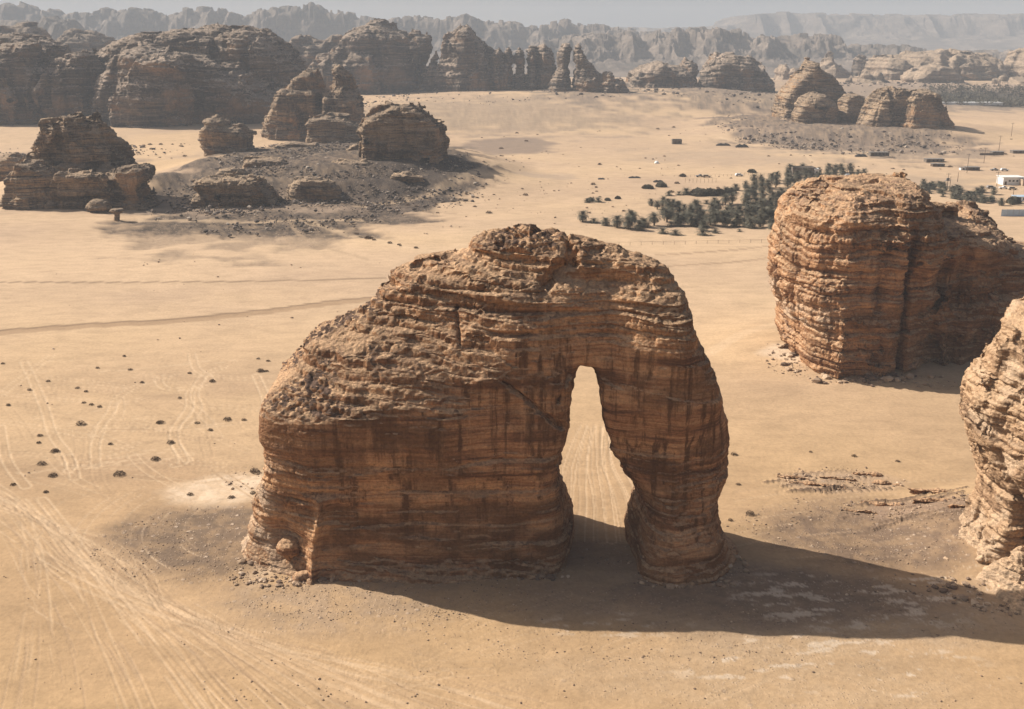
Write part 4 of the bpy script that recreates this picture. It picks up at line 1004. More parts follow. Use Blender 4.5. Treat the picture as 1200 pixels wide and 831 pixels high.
q.L(q.ramp(q.attr('tone'), [(0.0, (0.055, 0.045, 0.04)), (0.5, (0.11, 0.085, 0.07)), (0.85, (0.2, 0.155, 0.125)), (1.0, (0.42, 0.35, 0.28))]), b.inputs['Base Color'])
M_dstone = m
scatter([(250, 635, 140, 45, 2200, 0, (0.05, 0.2)), (330, 678, 60, 16, 500, 0, (0.06, 0.5)), (470, 705, 180, 26, 1300, 0, (0.05, 0.2)), (720, 735, 240, 40, 1100, 0, (0.05, 0.18)),
         (1000, 620, 150, 40, 1700, 0, (0.05, 0.24)), (990, 560, 80, 14, 500, 0, (0.08, 0.5)), (1060, 596, 80, 12, 500, 0, (0.08, 0.5)), (1090, 700, 110, 36, 600, 1, (0.06, 0.4)), (700, 800, 500, 50, 700, 0, (0.05, 0.22)),
         (200, 700, 250, 120, 400, 0, (0.05, 0.16)), (160, 480, 220, 70, 160, 0, (0.07, 0.3)), (920, 425, 30, 18, 260, 0, (0.1, 0.7)), (1060, 448, 70, 7, 240, 0, (0.1, 0.9)), (1090, 450, 60, 6, 120, 0, (0.1, 1.1)),
         (520, 683, 160, 3, 260, 0, (.12, .9)), (330, 684, 40, 6, 120, 0, (.12, .8)), (296, 655, 16, 10, 120, 0, (.12, .9)), (800, 690, 60, 5, 130, 0, (.12, .9)), (865, 668, 14, 12, 70, 0, (.12, .8)), (706, 664, 34, 6, 60, 0, (.1, .6)), (1000, 446, 70, 5, 160, 0, (.2, 1.6)), (925, 428, 12, 10, 90, 0, (.2, 1.4)), (1120, 690, 30, 14, 150, 0, (.1, .8)), (1175, 712, 40, 8, 120, 0, (.1, .8)),
         (290, 560, 30, 14, 120, 0, (.06, .4)), (290, 672, 20, 12, 100, 0, (.1, .6)), (560, 680, 140, 7, 160, 0, (.1, .5)), (800, 680, 60, 12, 160, 0, (.1, .5)), (250, 340, 300, 60, 60, 0, (.2, .6)), (560, 240, 200, 30, 260, 0, (.2, .9)), (700, 200, 160, 40, 260, 0, (.2, 1.1))], M_stone, None, 5)
scatter([(380, 195, 170, 40, 3600, 8, (0.3, 1.5)), (300, 205, 90, 22, 900, 8, (0.3, 1.8)), (490, 218, 80, 20, 800, 3, (0.35, 1.5)), (270, 240, 70, 10, 300, 0, (0.3, 1.6)), (975, 150, 130, 18, 1500, 6, (0.5, 2.4)), (850, 116, 110, 10, 700, 8, (0.8, 3.4)),
         (690, 110, 60, 8, 400, 14, (0.7, 3.4)), (10, 188, 34, 14, 300, 2, (0.4, 2.2)), (90, 175, 110, 8, 300, 2, (0.5, 2.4)), (345, 158, 60, 6, 260, 10, (0.5, 2.6)), (570, 118, 120, 8, 240, 10, (.5, 2.2)), (1090, 110, 90, 6, 200, 4, (1., 4.0)), (1000, 112, 60, 6, 150, 4, (1., 4.0)), (440, 120, 40, 10, 260, 10, (.7, 3))], M_dstone, None, 6)

# low broken ledges of bedrock on the flat between the arch and the right hand cliff
led = [(930, 560, 30), (985, 562, 34), (1035, 566, 28), (960, 569, 40), (1015, 556, 22), (1100, 582, 42), (1040, 592, 44), (1095, 598, 40), (1010, 600, 26), (1125, 612, 26)]
lab = ['leftmost of the low dark ledges on the flat right of the arch', 'middle ledge of the upper row on the flat, dark and ragged', 'right end ledge of the upper row on the flat', 'longest low ledge of the upper row, in front of the others',
       'rearmost thin ledge of the upper row on the flat', 'rear ledge of the lower row, beside the pale cliff', 'left ledge of the lower row, long and ragged', 'middle ledge of the lower row near the pale cliff', 'short ledge at the left end of the lower row', 'short ledge touching the foot of the pale cliff']
for k, (u, v, wpx) in enumerate(led):
    x, y = gp(u, v); wm = wpx * y / 1150.0
    small_rock('rock_ledge', lab[k], x, y, [(-1, 1.1), (0, 1.05), (0.25, 1.1), (0.5, 0.9)], wm / 1.5, 0.55, M_arch, 300 + k, h=0.14, k=0.55, cat='rock ledge', group='bedrock ledges on the flat', rot=random.uniform(-0.25, -0.05), amp=1.3)
# dark ledge wall on the rubble mound
o = lobes_rock('rock_ledge', [([(284, 200), (288, 187), (300, 184), (330, 185), (345, 192), (352, 204)], 590, 8, 3)], 0.4, M_mid, amp=0.7, seed=330, k=1.2)
tag(o, 'short dark ledge wall half way up the rubble mound', 'rock ledge')
o = lobes_rock('rock_ledge', [([(372, 205), (378, 193), (400, 188), (430, 188), (446, 196), (452, 208)], 570, 7, 3)], 0.4, M_mid, amp=0.7, seed=331, k=1.2)
tag(o, 'low dark ledge on the rubble mound below the blocky thin bedded rock', 'rock ledge')

for q_, (pts_, y_, T_, lb_) in enumerate([
    ([(340, 222), (345, 211), (362, 207), (385, 209), (398, 218), (402, 228)], 520, 6, 'broken low slab of dark rock low on the front of the rubble mound'),
    ([(318, 176), (322, 168), (345, 165), (372, 167), (380, 176)], 700, 8, 'thin dark slab on top of the rubble mound behind the ledge wall'),
    ([(452, 214), (458, 203), (476, 200), (498, 205), (506, 216)], 545, 6, 'low dark slab on the mound in front of the blocky thin bedded rock'),
    ([(250, 208), (256, 198), (276, 195), (290, 200), (296, 210)], 560, 6, 'small dark slab at the left end of the rubble mound'),
    ([(404, 178), (408, 170), (420, 168), (426, 178)], 640, 5, 'little dark knob of rock left of the blocky thin bedded rock'),
    ([(0, 196), (4, 184), (16, 180), (28, 186), (32, 200)], 585, 7, 'dark heap of slabs at the left edge behind the two tiered butte')]):
    o = lobes_rock('rock_outcrop', [(pts_, y_, T_, 2.5)], 0.4, M_mid, amp=0.8, seed=340 + q_, k=1.1, base=-2)
    tag(o, lb_, 'rock slab')
scatter([(380, 200, 150, 32, 4200, 8, (0.35, 1.3)), (330, 225, 90, 12, 1200, 2, (0.3, 1.2)), (960, 148, 120, 16, 1400, 5, (0.5, 1.8))], M_dstone, None, 8)
# ------------------------------------------------------------------ shrubs
M_shrub = flat_mat('dry_shrub_twigs', (0.15, 0.10, 0.065), 0.9, 0.2, 8)
M_leaf = flat_mat('grey_green_leaves', (0.1, 0.088, 0.062), 0.85, 0.2, 3)
def shrub_mesh(seed, n=260, R=0.7, H=0.55, mat=None, bl=0.16):
    r = random.Random(seed); mb = MB()
    for k in range(14):
        a = r.uniform(0, 6.28); e = r.uniform(0.15, 1.3); L = R * r.uniform(0.6, 1.0)
        d = Vector((math.cos(a) * math.cos(e), math.sin(a) * math.cos(e), math.sin(e) * H / R))
        mb.tube([(0, 0, 0), tuple(d * L * 0.5 + Vector((0, 0, 0.04))), tuple(d * L)], [0.03, 0.02, 0.008], 3, False)
    for k in range(n):
        a = r.uniform(0, 6.28); rr = R * r.random() ** 0.45; h = H * math.sqrt(max(0, 1 - (rr / R) ** 2)) * r.uniform(0.1, 1.05)
        p = Vector((rr * math.cos(a) * r.uniform(.8, 1.15), rr * math.sin(a), h)); d = Vector((r.uniform(-1, 1), r.uniform(-1, 1), r.uniform(-.2, 1))).normalized() * bl * R / 0.7
        w_ = d.orthogonal().normalized() * 0.3 * bl * R / 0.7; n0 = len(mb.v)
        mb.v += [tuple(p - w_), tuple(p + w_), tuple(p + d)]; mb.f.append((n0, n0 + 1, n0 + 2))
    return mb
sh_protos = []
for s_ in range(4):
    o = shrub_mesh(400 + s_).build('shrub', M_shrub); sh_protos.append(o)
used = [False] * 4
def put(protos_, used_, k, loc, sc_, rz, label, cat, group):
    if not used_[k]: o = protos_[k]; used_[k] = True
    else: o = copy_tree(protos_[k])
    o.location = loc; o.rotation_euler = (0, 0, rz)
    o.scale = (sc_ * random.uniform(0.85, 1.2), sc_ * random.uniform(.85, 1.1), sc_)
    return tag(o, label, cat, group)
Z8 = [(378, 98), (297, 134), (396, 139), (9, 121), (146, 174), (90, 201), (236, 195), (262, 206), (25, 247), (278, 246), (303, 252), (246, 305), (488, 301), (547, 226), (577, 150), (646, 175), (600, 301), (692, 292), (742, 292), (640, 323), (519, 362), (122, 340), (118, 362), (336, 366), (167, 388), (127, 427), (161, 462), (473, 412), (364, 460), (776, 450), (786, 106), (816, 113), (793, 144), (810, 144), (578, 519), (704, 528), (770, 515), (40, 490), (140, 512), (255, 240), (432, 178)]
big = {11: 1.6, 12: 1.2, 17: 1.3, 25: 1.2, 26: 1.2, 27: 1.2, 28: 1.7, 15: 1.2, 20: 1.1, 24: 1.2, 32: 1.4, 29: 1.4}
for k, (X_, Y_) in enumerate(Z8):
    x, y, z = site(X_ / 2.597, 380 + Y_ / 2.597)
    put(sh_protos, used, k % 4, (x, y, z), 0.95 * big.get(k, 0.8), random.uniform(0, 6.28), 'low dry brown shrub on the track marked sand left of the arch', 'shrub', 'dry shrubs left of the arch')
for (u, v, s_) in ((860, 533, .8), (879, 603, .9), (856, 610, .5), (1001, 535, .6), (1052, 541, .5), (950, 530, .4), (865, 568, .5)):
    x, y, z = site(u, v)
    put(sh_protos, used, random.randrange(4), (x, y, z), 1.3 * s_, random.uniform(0, 6.28), 'tiny dry shrub on the bare sand right of the trunk of the arch', 'shrub', 'tiny shrubs right of the arch')
R4 = random.Random(11)
for k in range(170):
    if k < 60: u, v = R4.uniform(540, 900), R4.uniform(140, 235)
    elif k < 100: u, v = R4.uniform(880, 1195), R4.uniform(158, 205)
    elif k < 125: u, v = R4.gauss(560, 60), R4.uniform(210, 250)
    elif k < 142: q_ = R4.random(); u, v = 348 + q_ * 140 + R4.gauss(0, 3), 259 + q_ * 33 + R4.gauss(0, 1)
    else: u, v = R4.uniform(150, 230), R4.uniform(162, 186)
    x, y, z = site(u, v)
    put(sh_protos, used, k % 4, (x, y, z), R4.uniform(0.5, 1.5) if R4.random() < .85 else 2.2, R4.uniform(0, 6.28), 'small dark shrub on the far sand plain behind the arch', 'shrub', 'shrubs on the far plain')

# ------------------------------------------------------------------ date palms
def palm(seed, hgt, crown, nf=64):
    r = random.Random(seed)
    e = empty('date_palm', (0, 0, 0))
    tb = MB(); lean = r.uniform(-.3, .3)
    ns = 7
    tb.tube([(lean * (i / ns) ** 2, 0, hgt * i / ns - 0.2) for i in range(ns + 1)], [0.34 - 0.08 * i / ns + (0.05 if i % 2 else 0) for i in range(ns + 1)], 8)
    tb.build('trunk', M_trunk, e, True)
    cb = MB()
    for k in range(nf):
        a = k * 2.39996 + r.uniform(-.2, .2); e0 = 1.4 - 2.0 * (k / nf) + r.uniform(-.15, .15); L = crown * r.uniform(0.8, 1.1)
        p = Vector((lean, 0, hgt - 0.1)); el = e0; nseg = 7; pts = [p.copy()]
        for i in range(nseg):
            d = Vector((math.cos(a) * math.cos(el), math.sin(a) * math.cos(el), math.sin(el))); p = p + d * L / nseg; pts.append(p.copy()); el -= 0.19 + 0.02 * i
        side = Vector((-math.sin(a), math.cos(a), 0))
        for i in range(nseg):
            for half in (0, 0.5):
                b0 = pts[i].lerp(pts[i + 1], half); b1 = pts[i].lerp(pts[i + 1], half + 0.34); fw = (pts[i + 1] - pts[i]).normalized()
                wl = crown * 0.34 * math.sin(math.pi * min(1, (i + half + 0.8) / (nseg + 1.2))) + 0.06
                for s_ in (-1, 1):
                    tip = b1 + side * s_ * wl * 0.8 + fw * wl * 0.7 + Vector((0, 0, 0.12 * wl + r.uniform(-.06, .06))); n0 = len(cb.v)
                    cb.v += [tuple(b0), tuple(b1), tuple(tip)]; cb.f.append((n0, n0 + 1, n0 + 2))
    cb.build('crown', M_frond, e)
    return e
M_trunk = flat_mat('palm_bark', (0.13, 0.095, 0.07), 0.95, 0.25, 3)
M_frond = flat_mat('palm_fronds', (0.115, 0.105, 0.072), 0.6, 0.25, 0.8)
pal = [palm(1, 3.0, 3.6), palm(2, 2.0, 3.5), palm(3, 3.7, 3.5), palm(4, 0.7, 3.1, 48), palm(5, 2.5, 3.2)]
pused = [False] * 5
def put_palm(u, v, s_, k):
    x, y, z = site(u, v)
    o = put(pal, pused, k, (x, y, z), s_, random.uniform(0, 6.28), None, 'palm', None)
    return o
A_ = [(97, 300, 1, 0), (153, 305, .9, 3), (211, 318, .9, 1), (270, 328, 1.05, 0), (325, 335, 1.1, 0), (345, 318, 1.1, 2), (383, 342, 1, 1), (400, 325, 1, 1), (457, 318, 1, 2), (521, 300, 1.05, 2), (498, 357, 1, 3), (575, 315, 1.05, 0), (562, 366, .95, 3), (643, 318, 1.05, 0), (697, 367, 1.15, 3),
      (700, 325, 1, 1), (640, 285, 1, 2), (765, 357, .8, 3), (762, 320, 1.1, 2), (760, 290, 1, 0), (803, 300, 1.1, 4), (870, 320, 1.15, 0), (885, 350, .5, 3), (880, 285, 1.1, 2), (940, 330, 1.1, 1), (940, 285, 1.1, 2), (990, 325, 1.15, 0), (1010, 300, 1.1, 2), (1055, 335, 1.1, 1), (1060, 300, 1.1, 0),
      (120, 203, .9, 3), (175, 201, 1., 3), (530, 168, .9, 3), (582, 165, .85, 3), (620, 164, .9, 1), (820, 163, 1, 1), (868, 143, .9, 1), (915, 132, .9, 4), (960, 136, .9, 4), (700, 290, 1, 4), (610, 290, .9, 4), (545, 280, 1, 4), (340, 290, 1, 4), (820, 270, 1, 4), (705, 345, 1, 4)]
for (X_, Y_, s_, k) in A_:
    o = put_palm(660 + X_ / 4.286, 190 + Y_ / 4.286, 1.0 * s_, k)
    tag(o, 'bushy grey green date palm in the grove between the arch and the rock tower', 'palm', 'date palms in the front grove')
R5 = random.Random(5)
cells0 = [(u + R5.uniform(-4, 4), v + R5.uniform(-1.5, 1.5)) for v in (240, 246, 252, 258, 264) for u in np.arange(762 + (v - 240), 884, 12.5)]
cells = [(u + R5.uniform(-3, 3), v + R5.uniform(-1.6, 1.6)) for v in np.arange(213, 262, 6.8) for u in np.arange(876, 934, 9.0) if u - 876 > (v - 225) * -0.3 and not (v > 252 and u > 915)]
cells += [(u + R5.uniform(-3, 3), v + R5.uniform(-1.2, 1.2)) for v in (203, 208, 213) for u in np.arange(925, 1000, 9)]
for (u, v) in cells0:
    o = put_palm(u, v, R5.uniform(0.7, 1.1), R5.choice([0, 1, 2, 3, 4]))
    tag(o, 'bushy grey green date palm in the grove between the arch and the rock tower', 'palm', 'date palms in the front grove')
for (u, v) in cells:
    o = put_palm(u, v, R5.uniform(0.8, 1.05), R5.choice([0, 1, 2, 2, 4]))
    tag(o, 'date palm in the dense block of palms against the left side of the rock tower', 'palm', 'date palms in the dense block')
for k in range(70):
    u = R5.uniform(1078, 1166); v = 219 + (u - 1078) * 0.17 + R5.uniform(-6, 8)
    o = put_palm(u, v, R5.uniform(0.6, 0.95), R5.choice([3, 3, 1, 4]))
    tag(o, 'low date palm in the strip of palms behind the right end of the rock tower', 'palm', 'date palms in the right hand strip')
for (u, v) in ((1173, 241), (1186, 240), (1012, 205), (1005, 206)):
    tag(put_palm(u, v, 0.85, 4), 'lone dusty palm near the white buildings at the right edge', 'palm', 'lone palms near the white buildings')
# leafy bushes of the grove
M_bush = M_leaf
bp = shrub_mesh(450, 1500, 3.0, 2.6, bl=0.2).build('bush', M_leaf); bp2 = shrub_mesh(451, 1300, 3.0, 2.2, bl=0.2).build('bush', M_leaf)
bpu = [False, False]
for i_, (u, v, s_, lb) in enumerate([(818, 229, 1.3, 'round dark leafy bush left of a twin bush in the palm row'), (832, 229, 1.5, 'largest dark leafy bush in the rear palm row'), (843, 229, 1.2, 'dark leafy bush at the right of the largest bush in the rear palm row'),
        (855, 226, 1.1, 'small leafy bush between the rear palm row and the mud house'), (692, 236, .7, 'low spreading bush at the left end of the palm grove'), (712, 235, .55, 'thin low bush beside the spreading bush at the grove end'), (724, 233, .5, 'scrubby bush trailing right of the grove end bushes'),
        (881, 202, 0.8, 'single round bush beside the fence posts left of the mud house'), (800, 207, 0.6, 'bare pale bush by the pen of posts'), (928, 204, 1.0, 'bush at the left corner of the mud house'), (775, 219, .9, 'low scrub patch left of the rear palm row'), (759, 221, .9, 'low scrub patch farthest left of the rear palm row'), (1188, 238, 1.2, 'dark round bush between the white roof and the white fence')]):
    x, y, z = site(u, v)
    put([bp, bp2], bpu, i_ % 2, (x, y, z), s_, random.uniform(0, 6), lb, 'bush', None)
# dark tree belt on the horizon side of the plain
def belt(u0, u1, v0, v1, n, seed, name='tree_belt'):
    r = np.random.default_rng(seed); x0, y0 = gp(u0, v1); pts = []
    V = []; F = []; k0 = 0
    for k in range(n):
        u = r.uniform(u0, u1); v = r.uniform(v0, v1); x, y = gp(u, v); z = float(terr(np.array([x]), np.array([y]))[0]); R = r.uniform(3, 6)
        for t in range(26):
            d = r.normal(size=3); d /= np.linalg.norm(d); p = np.array([x, y, z + R * 0.6]) + d * R * np.array([1, 1, .7]) * r.uniform(.6, 1)
            e1 = r.normal(size=3) * 1.1; e2 = r.normal(size=3) * 1.1
            V += [p, p + e1, p + e2]; F.append((k0, k0 + 1, k0 + 2)); k0 += 3
    o = mk(name, np.array(V), np.array(F), M_leaf, smooth=False)
    return tag(o, kind='stuff', label='dark belt of trees on the far side of the plain at the right')
belt(1088, 1290, 115.5, 126, 900, 9)

# ------------------------------------------------------------------ buildings, sheds, tents
M_white = flat_mat('white_paint', (0.74, 0.74, 0.72), 0.6, 0.08, 0.8)
M_mud = flat_mat('grey_mud_wall', (0.17, 0.14, 0.115), 0.95, 0.2, 0.7)
M_tan = flat_mat('tan_block_wall', (0.45, 0.34, 0.25), 0.9, 0.15, 0.7)
M_dark = flat_mat('black_goat_hair_cloth', (0.035, 0.03, 0.028), 0.95, 0.2, 1)
M_tin = flat_mat('dull_tin_roof', (0.22, 0.2, 0.18), 0.6, 0.2, 1)
M_glass = flat_mat('dark_window_glass', (0.03, 0.035, 0.04), 0.15, 0.05, 1)
M_blue = flat_mat('pale_blue_sheet', (0.42, 0.52, 0.62), 0.5, 0.1, 1)
M_wood = flat_mat('weathered_pole_wood', (0.12, 0.085, 0.06), 0.9, 0.2, 2)
M_rubber = flat_mat('tyre_rubber', (0.03, 0.03, 0.03), 0.9, 0.1, 3)
M_steel = flat_mat('galvanised_steel', (0.35, 0.35, 0.36), 0.5, 0.1, 2, 0.6)

def house(u, v, wpx, hpx, depth, label, cat='house', wall=M_mud, roof=M_tin, doors=1, windows=2, rz=0.0, parapet=True, name='house', roof_over=0.25):
    x, y, z = site(u, v); s_ = math.hypot(y, CAMH - z) / 1200 * 0.98; w_ = wpx * s_; h = hpx * s_
    e = empty(name, (x, y + depth / 2, z), rz)
    MB().box((0, 0, h / 2 - 0.2), (w_, depth, h + 0.4)).build('wall', wall, e)
    rf = MB().box((0, 0, h + 0.12), (w_ + roof_over * 2, depth + roof_over * 2, 0.2))
    if parapet:
        for sx, sy, dx, dy in ((0, -1, w_, .25), (0, 1, w_, .25), (-1, 0, .25, depth - .52), (1, 0, .25, depth - .52)):
            rf.box((sx * (w_ / 2 - .13), sy * (depth / 2 - .13), h + 0.43), (dx, dy, 0.4))
    rf.build('roof', roof, e)
    k = doors + windows
    for i in range(k):
        cx = -w_ / 2 + w_ * (i + 0.7) / (k + 0.4)
        if i < doors: MB().box((cx, -depth / 2 - 0.04, 1.0), (1.1, 0.1, 2.0)).build('door', M_wood, e)
        else: MB().box((cx, -depth / 2 - 0.04, h * 0.55), (1.1, 0.1, 0.9)).build('window', M_glass, e)
    return tag(e, label, cat)
house(942, 205, 27, 7.5, 8, 'low grey mud house behind the palm block', wall=M_mud, roof=M_mud, windows=2)
house(957, 205, 5, 6, 4, 'narrow white room standing against the right side of the mud house', wall=M_white, roof=M_white, windows=1, doors=0)
house(793.5, 169, 11, 4.5, 5, 'small grey shed alone on the far plain, straight above the grove', 'shed', M_mud, M_tin, windows=1)
house(1031, 182.5, 22, 3.6, 5, 'long low open shed with pale posts above the rock tower', 'shed', M_mud, M_tin, windows=4, doors=1, parapet=False)
house(1096, 190, 21, 3.2, 5, 'long low dark shed between the rock tower and the utility poles', 'shed', M_mud, M_tin, windows=3, parapet=False)
house(1100, 195.5, 14, 3, 4, 'short dark shed just in front of a longer dark shed', 'shed', M_wood, M_tin, windows=2, parapet=False)
house(1141, 200, 14, 3.6, 5, 'brownish low shed beside the utility poles', 'shed', M_wood, M_tin, windows=2, parapet=False)
house(1129, 199.5, 6, 2.6, 3, 'tiny white hut left of the brownish shed', 'hut', M_white, M_tin, windows=1, doors=0, parapet=False)
house(1170, 181, 13, 2.8, 5, 'low shed with dull tin roof at the end of the hedge', 'shed', M_mud, M_tin, windows=2, parapet=False)
house(1196, 180, 18, 3, 5, 'dark shed cut by the right edge of the photo', 'shed', M_mud, M_tin, windows=2, parapet=False)
house(1187, 217, 24, 9.0, 8, 'white flat roofed house at the right edge with a dark shaded front', 'house', M_white, M_white, windows=4, doors=1, parapet=False, roof_over=0.5)
house(1200, 236, 18, 5, 6, 'low building with a pale blue sheet roof at the right edge', 'building', M_white, M_blue, windows=2, parapet=False)
house(1203, 218, 10, 6, 5, 'tan block room right of the white house, cut by the photo edge', 'building', M_tan, M_tan, windows=0)
house(1138, 123, 74, 2.6, 14, 'very long low white building in the dark tree belt', 'building', M_white, M_white, windows=0, doors=0, parapet=False)
house(1118, 118.6, 11, 2.0, 14, 'short white building behind the very long one in the tree belt', 'building', M_white, M_white, windows=0, doors=0, parapet=False)
def tent(u, v, wpx, hpx, label, mat=M_dark, name='tent', dome=False):
    x, y, z = site(u, v); s_ = math.hypot(y, CAMH - z) / 1200; w_ = wpx * s_; h = hpx * s_; d = 4.5
    e = empty(name, (x, y + d / 2, z)); n = 12; mb = MB()
    for j in range(7):
        for i in range(n + 1):
            t = i / n; sag = 0.25 * h * abs(math.sin(t * math.pi * 3)); yy = (j / 6 - .5)
            hh = (h - sag) * (1 - (2 * abs(yy)) ** 1.6 * 0.85) * min(1, min(t, 1 - t) * 6 + 0.15)
            if dome: hh = h * math.sqrt(max(0.0, 1 - (2 * t - 1) ** 2)) * math.sqrt(max(0, 1 - (2 * yy) ** 2))
            mb.v.append(((t - .5) * w_, yy * d, hh))
    for j in range(6):
        for i in range(n): a = j * (n + 1) + i; mb.f.append((a, a + 1, a + n + 2, a + n + 1))
    c_ = mb.build('canopy', mat, e, dome)
    sm = c_.modifiers.new('solid', 'SOLIDIFY'); sm.thickness = 0.08
    pb = MB()
    for i in (1, 5, 9, 11): pb = MB().tube([((i / n - .5) * w_, -d / 2 + .3, 0), ((i / n - .5) * w_, -d / 2 + .3, h * .5)], [.06, .06], 6); pb.build('pole', M_wood, e)
    return tag(e, label, 'tent')
tent(848, 171, 17, 3, 'long black tent at the foot of the grey mound, left of another black tent')
tent(870, 173, 15, 4, 'tall black tent right of the long one at the foot of the grey mound')
tent(1010, 184, 14, 3.4, 'ragged dark tent left of the long open shed')
tent(994, 208, 8, 4.5, 'small white domed tent peeping over the top of the rock tower', M_white, dome=True)
tent(770, 192, 5, 3, 'tiny white tent alone on the sand above the palm grove', M_white, dome=True)
tent(772, 214, 12, 2.6, 'flat dark tent on the sand left of the pen of posts')
tent(744, 209, 14, 2.0, 'low dark cloth shelter farthest left above the grove')
tent(705, 210.5, 8, 1.6, 'tiny dark shelter on the sand left of the other shelters')

# white panel fence at the right edge
def panels(u0, u1, v, hpx, label, mat, cat='fence', name='fence', n=6, post=M_steel):
    x0, y0, z0 = site(u0, v); x1, y1, z1 = site(u1, v); s_ = math.hypot(y0, CAMH) / 1200; h = hpx * s_; L = x1 - x0
    e = empty(name, ((x0 + x1) / 2, y0, z0))
    for i in range(n):
        MB().box((-L / 2 + L * (i + .5) / n, 0, h / 2), (L / n - .12, .08, h - .1)).build('panel', mat, e)
    for i in range(n + 1):
        MB().box((-L / 2 + L * i / n, 0, h / 2 + .1), (.1, .14, h + .3)).build('post', post, e)
    return tag(e, label, cat)
panels(1173, 1215, 253.5, 8, 'fence of pale blue and white sheets at the right edge, above the rock tower', M_blue)
panels(1148, 1176, 182, 2.6, 'low dark reed hedge wall between the utility poles', M_mud, n=10, post=M_wood)
# pens of posts near the grove
def post_line(u0, v0, u1, v1, n, hgt, label, rail=True):
    a = site(u0, v0); b_ = site(u1, v1); e = empty('post_fence', a)
    for i in range(n):
        t = i / (n - 1); p = Vector(a).lerp(Vector(b_), t); gz = ground_z(p.x, p.y)
        MB().tube([(p.x - a[0], p.y - a[1], gz - a[2] - .2), (p.x - a[0], p.y - a[1], gz - a[2] + hgt)], [.07, .06], 5).build('post', M_wood, e)
    if rail: MB().tube([(0, 0, hgt * .85), (b_[0] - a[0], b_[1] - a[1], b_[2] - a[2] + hgt * .85)], [.035, .035], 4).build('rail', M_wood, e)
    return tag(e, label, 'fence')
post_line(803, 214, 839, 214, 9, 2.4, 'row of thin posts of the pen above the rear palm row')
post_line(660, 190 + 420 / 4.286, 905, 284, 20, 1.3, 'long wire fence on thin posts in front of the palm grove')
post_line(790, 207.5, 862, 206.5, 16, 1.2, 'line of short posts on the sand left of the lone round bush')
post_line(868, 205, 928, 205.5, 14, 1.3, 'line of short posts ending at the mud house')

# utility poles
def pole(u, v, vtop, label, cross=True, transformer=False):
    x, y, z = site(u, v); _, zt = pz(u, vtop, y); h = zt - z
    e = empty('utility_pole', (x, y, z))
    MB().tube([(0, 0, -.3), (0, 0, h)], [.17, .12], 8).build('pole', M_wood, e, True)
    if cross:
        MB().box((0, 0.16, h - .5), (2.6, .14, .16)).build('crossarm', M_wood, e)
        for s_ in (-1.1, 0, 1.1): MB().tube([(s_, .16, h - .4), (s_, .16, h - .1)], [.08, .06], 6).build('insulator', M_steel, e)
    if transformer:
        MB().box((0, .3, h * .56), (3.2, 1.0, .16)).build('platform', M_steel, e)
        MB().box((0, .3, h * .56 + .75), (1.6, .9, 1.3), taper=.9).build('transformer', M_tin, e)
        MB().tube([(1.5, .3, -.3), (1.5, .3, h * .8)], [.15, .12], 8).build('pole', M_wood, e, True)
    return tag(e, label, 'utility pole')
pole(1185, 159.5, 144, 'farthest utility pole, high on the bare sand slope at the right')
pole(1170.5, 176.5, 159, 'utility pole in front of the bare sand slope, behind the dark hedge wall')
pole(1153, 190.5, 173, 'utility pole in front of the left end of the dark hedge wall')
pole(1133, 203, 180, 'tall utility pole by the tiny white hut')
pole(1122, 213, 202, 'short bare pole on open sand between the tall pole and the transformer pole', False)
pole(1168, 218, 201, 'utility pole just left of the white house')
pole(1109.5, 223, 203, 'utility pole with a transformer on its platform, above the palm strip', True, True)
pole(993, 203, 193, 'thin pole behind the top of the rock tower', False)
pole(1187, 231, 221, 'short pole between the white house and the blue roof', False)

# vehicles
M_car = [flat_mat('white_car_paint', (0.7, 0.7, 0.69), 0.35, 0.05, 1), flat_mat('grey_car_paint', (0.25, 0.24, 0.23), 0.35, 0.05, 1), flat_mat('sand_car_paint', (0.42, 0.34, 0.25), 0.4, 0.08, 1)]
def car(u, v, label, m_, rz=0.0, pickup=False):
    x, y, z = site(u, v); e = empty('parked_pickup' if pickup else 'parked_car', (x, y, z), rz)
    prof = [(-2.35, .45), (2.35, .45), (2.38, .95), (1.2, 1.08), (.75, 1.66), (-.35 if pickup else -1.9, 1.7), (-.6 if pickup else -2.3, 1.1), (-2.4, 1.05)]
    mb = MB()
    for s_ in (-.88, .88):
        for px_, pz_1 in prof: mb.v.append((px_, s_ * (1.0 if pz_1 < 1.2 else .84), pz_1))
    n = len(prof); mb.f = [tuple(range(n)), tuple(range(2 * n - 1, n - 1, -1))] + [(i, i + n, (i + 1) % n + n, (i + 1) % n) for i in range(n)]
    mb.build('body', m_, e, bevel=0.06)
    for s_ in (-1, 1):
        w_ = MB(); x1 = -.3 if pickup else -1.8
        w_.v = [(1.0, s_ * .9, 1.12), (x1, s_ * .9, 1.12), (x1, s_ * .79, 1.58), (.75, s_ * .79, 1.58)]; w_.f = [(0, 1, 2, 3)]
        o = w_.build('window', M_glass, e); sm = o.modifiers.new('solid', 'SOLIDIFY'); sm.thickness = .05; sm.offset = 0
        for xx in (-1.5, 1.45):
            MB().tube([(xx, s_ * .95, .36), (xx, s_ * .70, .36)], [.36, .36], 14).build('wheel', M_rubber, e)
    return tag(e, label, 'pickup' if pickup else 'car')
car(1161, 221, 'grey parked car left of the others in front of the white house', M_car[1], 0.1)
car(1176, 221.5, 'white parked pickup in front of the white house', M_car[0], -0.15, True)
car(1186, 222.5, 'sand coloured parked car right of the white pickup', M_car[2], 0.05)
car(1177, 200.5, 'white car parked behind the white house, beyond the pole', M_car[0], 0.0)
car(1165, 200, 'dark grey pickup parked left of the white car beyond the house', M_car[1], 0.1, True)
car(866, 206.5, 'white car parked beside the line of short posts left of the bush', M_car[0], 0.2)
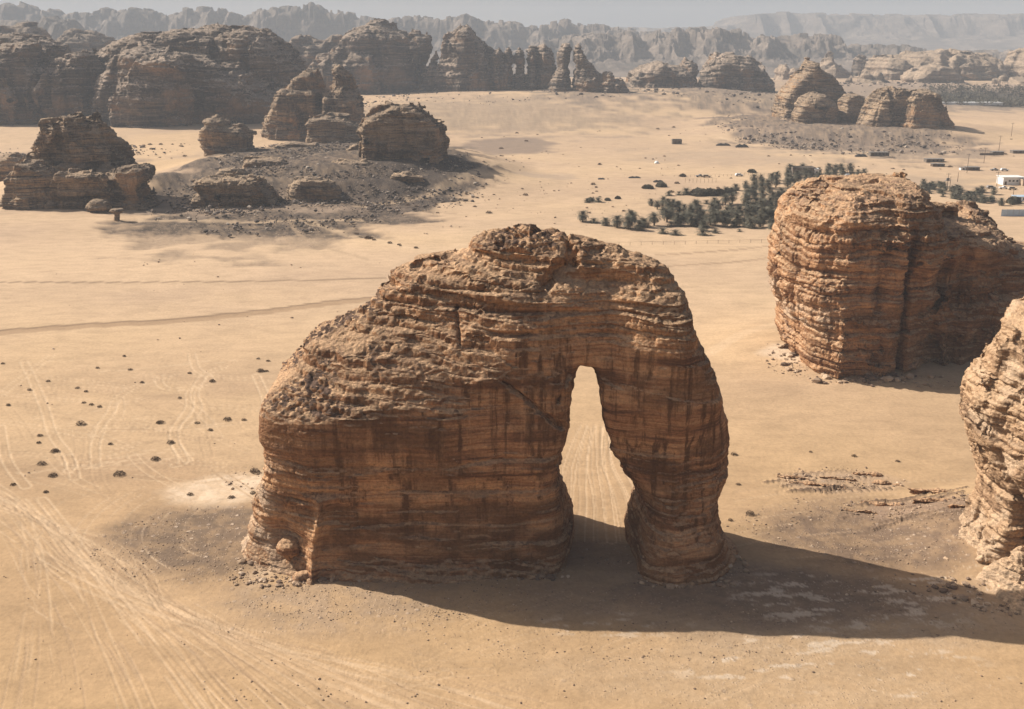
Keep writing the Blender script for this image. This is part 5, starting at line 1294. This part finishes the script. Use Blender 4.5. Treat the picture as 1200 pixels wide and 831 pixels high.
car(820, 207.5, 'grey pickup parked by the pen of posts above the rear palm row', M_car[1], 0.1, True)
car(828, 208, 'sand coloured car parked right of the grey pickup by the pen', M_car[2], -.1)

# ------------------------------------------------------------------ camera, light, render settings
cam = bpy.data.cameras.new('camera'); co = bpy.data.objects.new('camera', cam); C.objects.link(co)
co.location = (0, 0, CAMH); co.rotation_euler = (math.pi / 2 - PITCH, 0, 0)
cam.sensor_width = 36; cam.lens = 36; cam.clip_start = 0.5; cam.clip_end = 80000
sc = bpy.context.scene; sc.camera = co
SUN_EL, SUN_AZ = R_(38), R_(160)   # azimuth of the sun measured from +X towards +Y
sd = Vector((math.cos(SUN_EL) * math.cos(SUN_AZ), math.cos(SUN_EL) * math.sin(SUN_AZ), math.sin(SUN_EL)))
sl = bpy.data.lights.new('sun', 'SUN'); sl.energy = 5.0; sl.angle = R_(0.5); sl.color = (1.0, 0.93, 0.83)
so = bpy.data.objects.new('sun', sl); C.objects.link(so); so.rotation_euler = sd.to_track_quat('Z', 'Y').to_euler(); so.location = (-200, 0, 300)
w = bpy.data.worlds.new('World'); sc.world = w; w.use_nodes = True
nt = w.node_tree; bg = nt.nodes['Background']; sk = nt.nodes.new('ShaderNodeTexSky')
sk.sky_type = 'NISHITA'; sk.sun_disc = False; sk.sun_elevation = SUN_EL; sk.sun_rotation = math.pi / 2 - SUN_AZ
sk.dust_density = 5.0; sk.air_density = 1.0; sk.ozone_density = 1.0
nt.links.new(sk.outputs[0], bg.inputs[0]); bg.inputs[1].default_value = 0.055
sc.view_settings.view_transform = 'Standard'; sc.view_settings.look = 'None'; sc.view_settings.gamma = 1.0
sc.view_settings.exposure = 0.62
sc.render.engine = 'CYCLES'; cy = sc.cycles
cy.use_denoising = True; cy.denoiser = 'OPENIMAGEDENOISE'
cy.max_bounces = 5; cy.diffuse_bounces = 3; cy.glossy_bounces = 1; cy.transmission_bounces = 2; cy.volume_bounces = 1
cy.caustics_reflective = False; cy.caustics_refractive = False
print('script', round(time.time() - T0, 1))
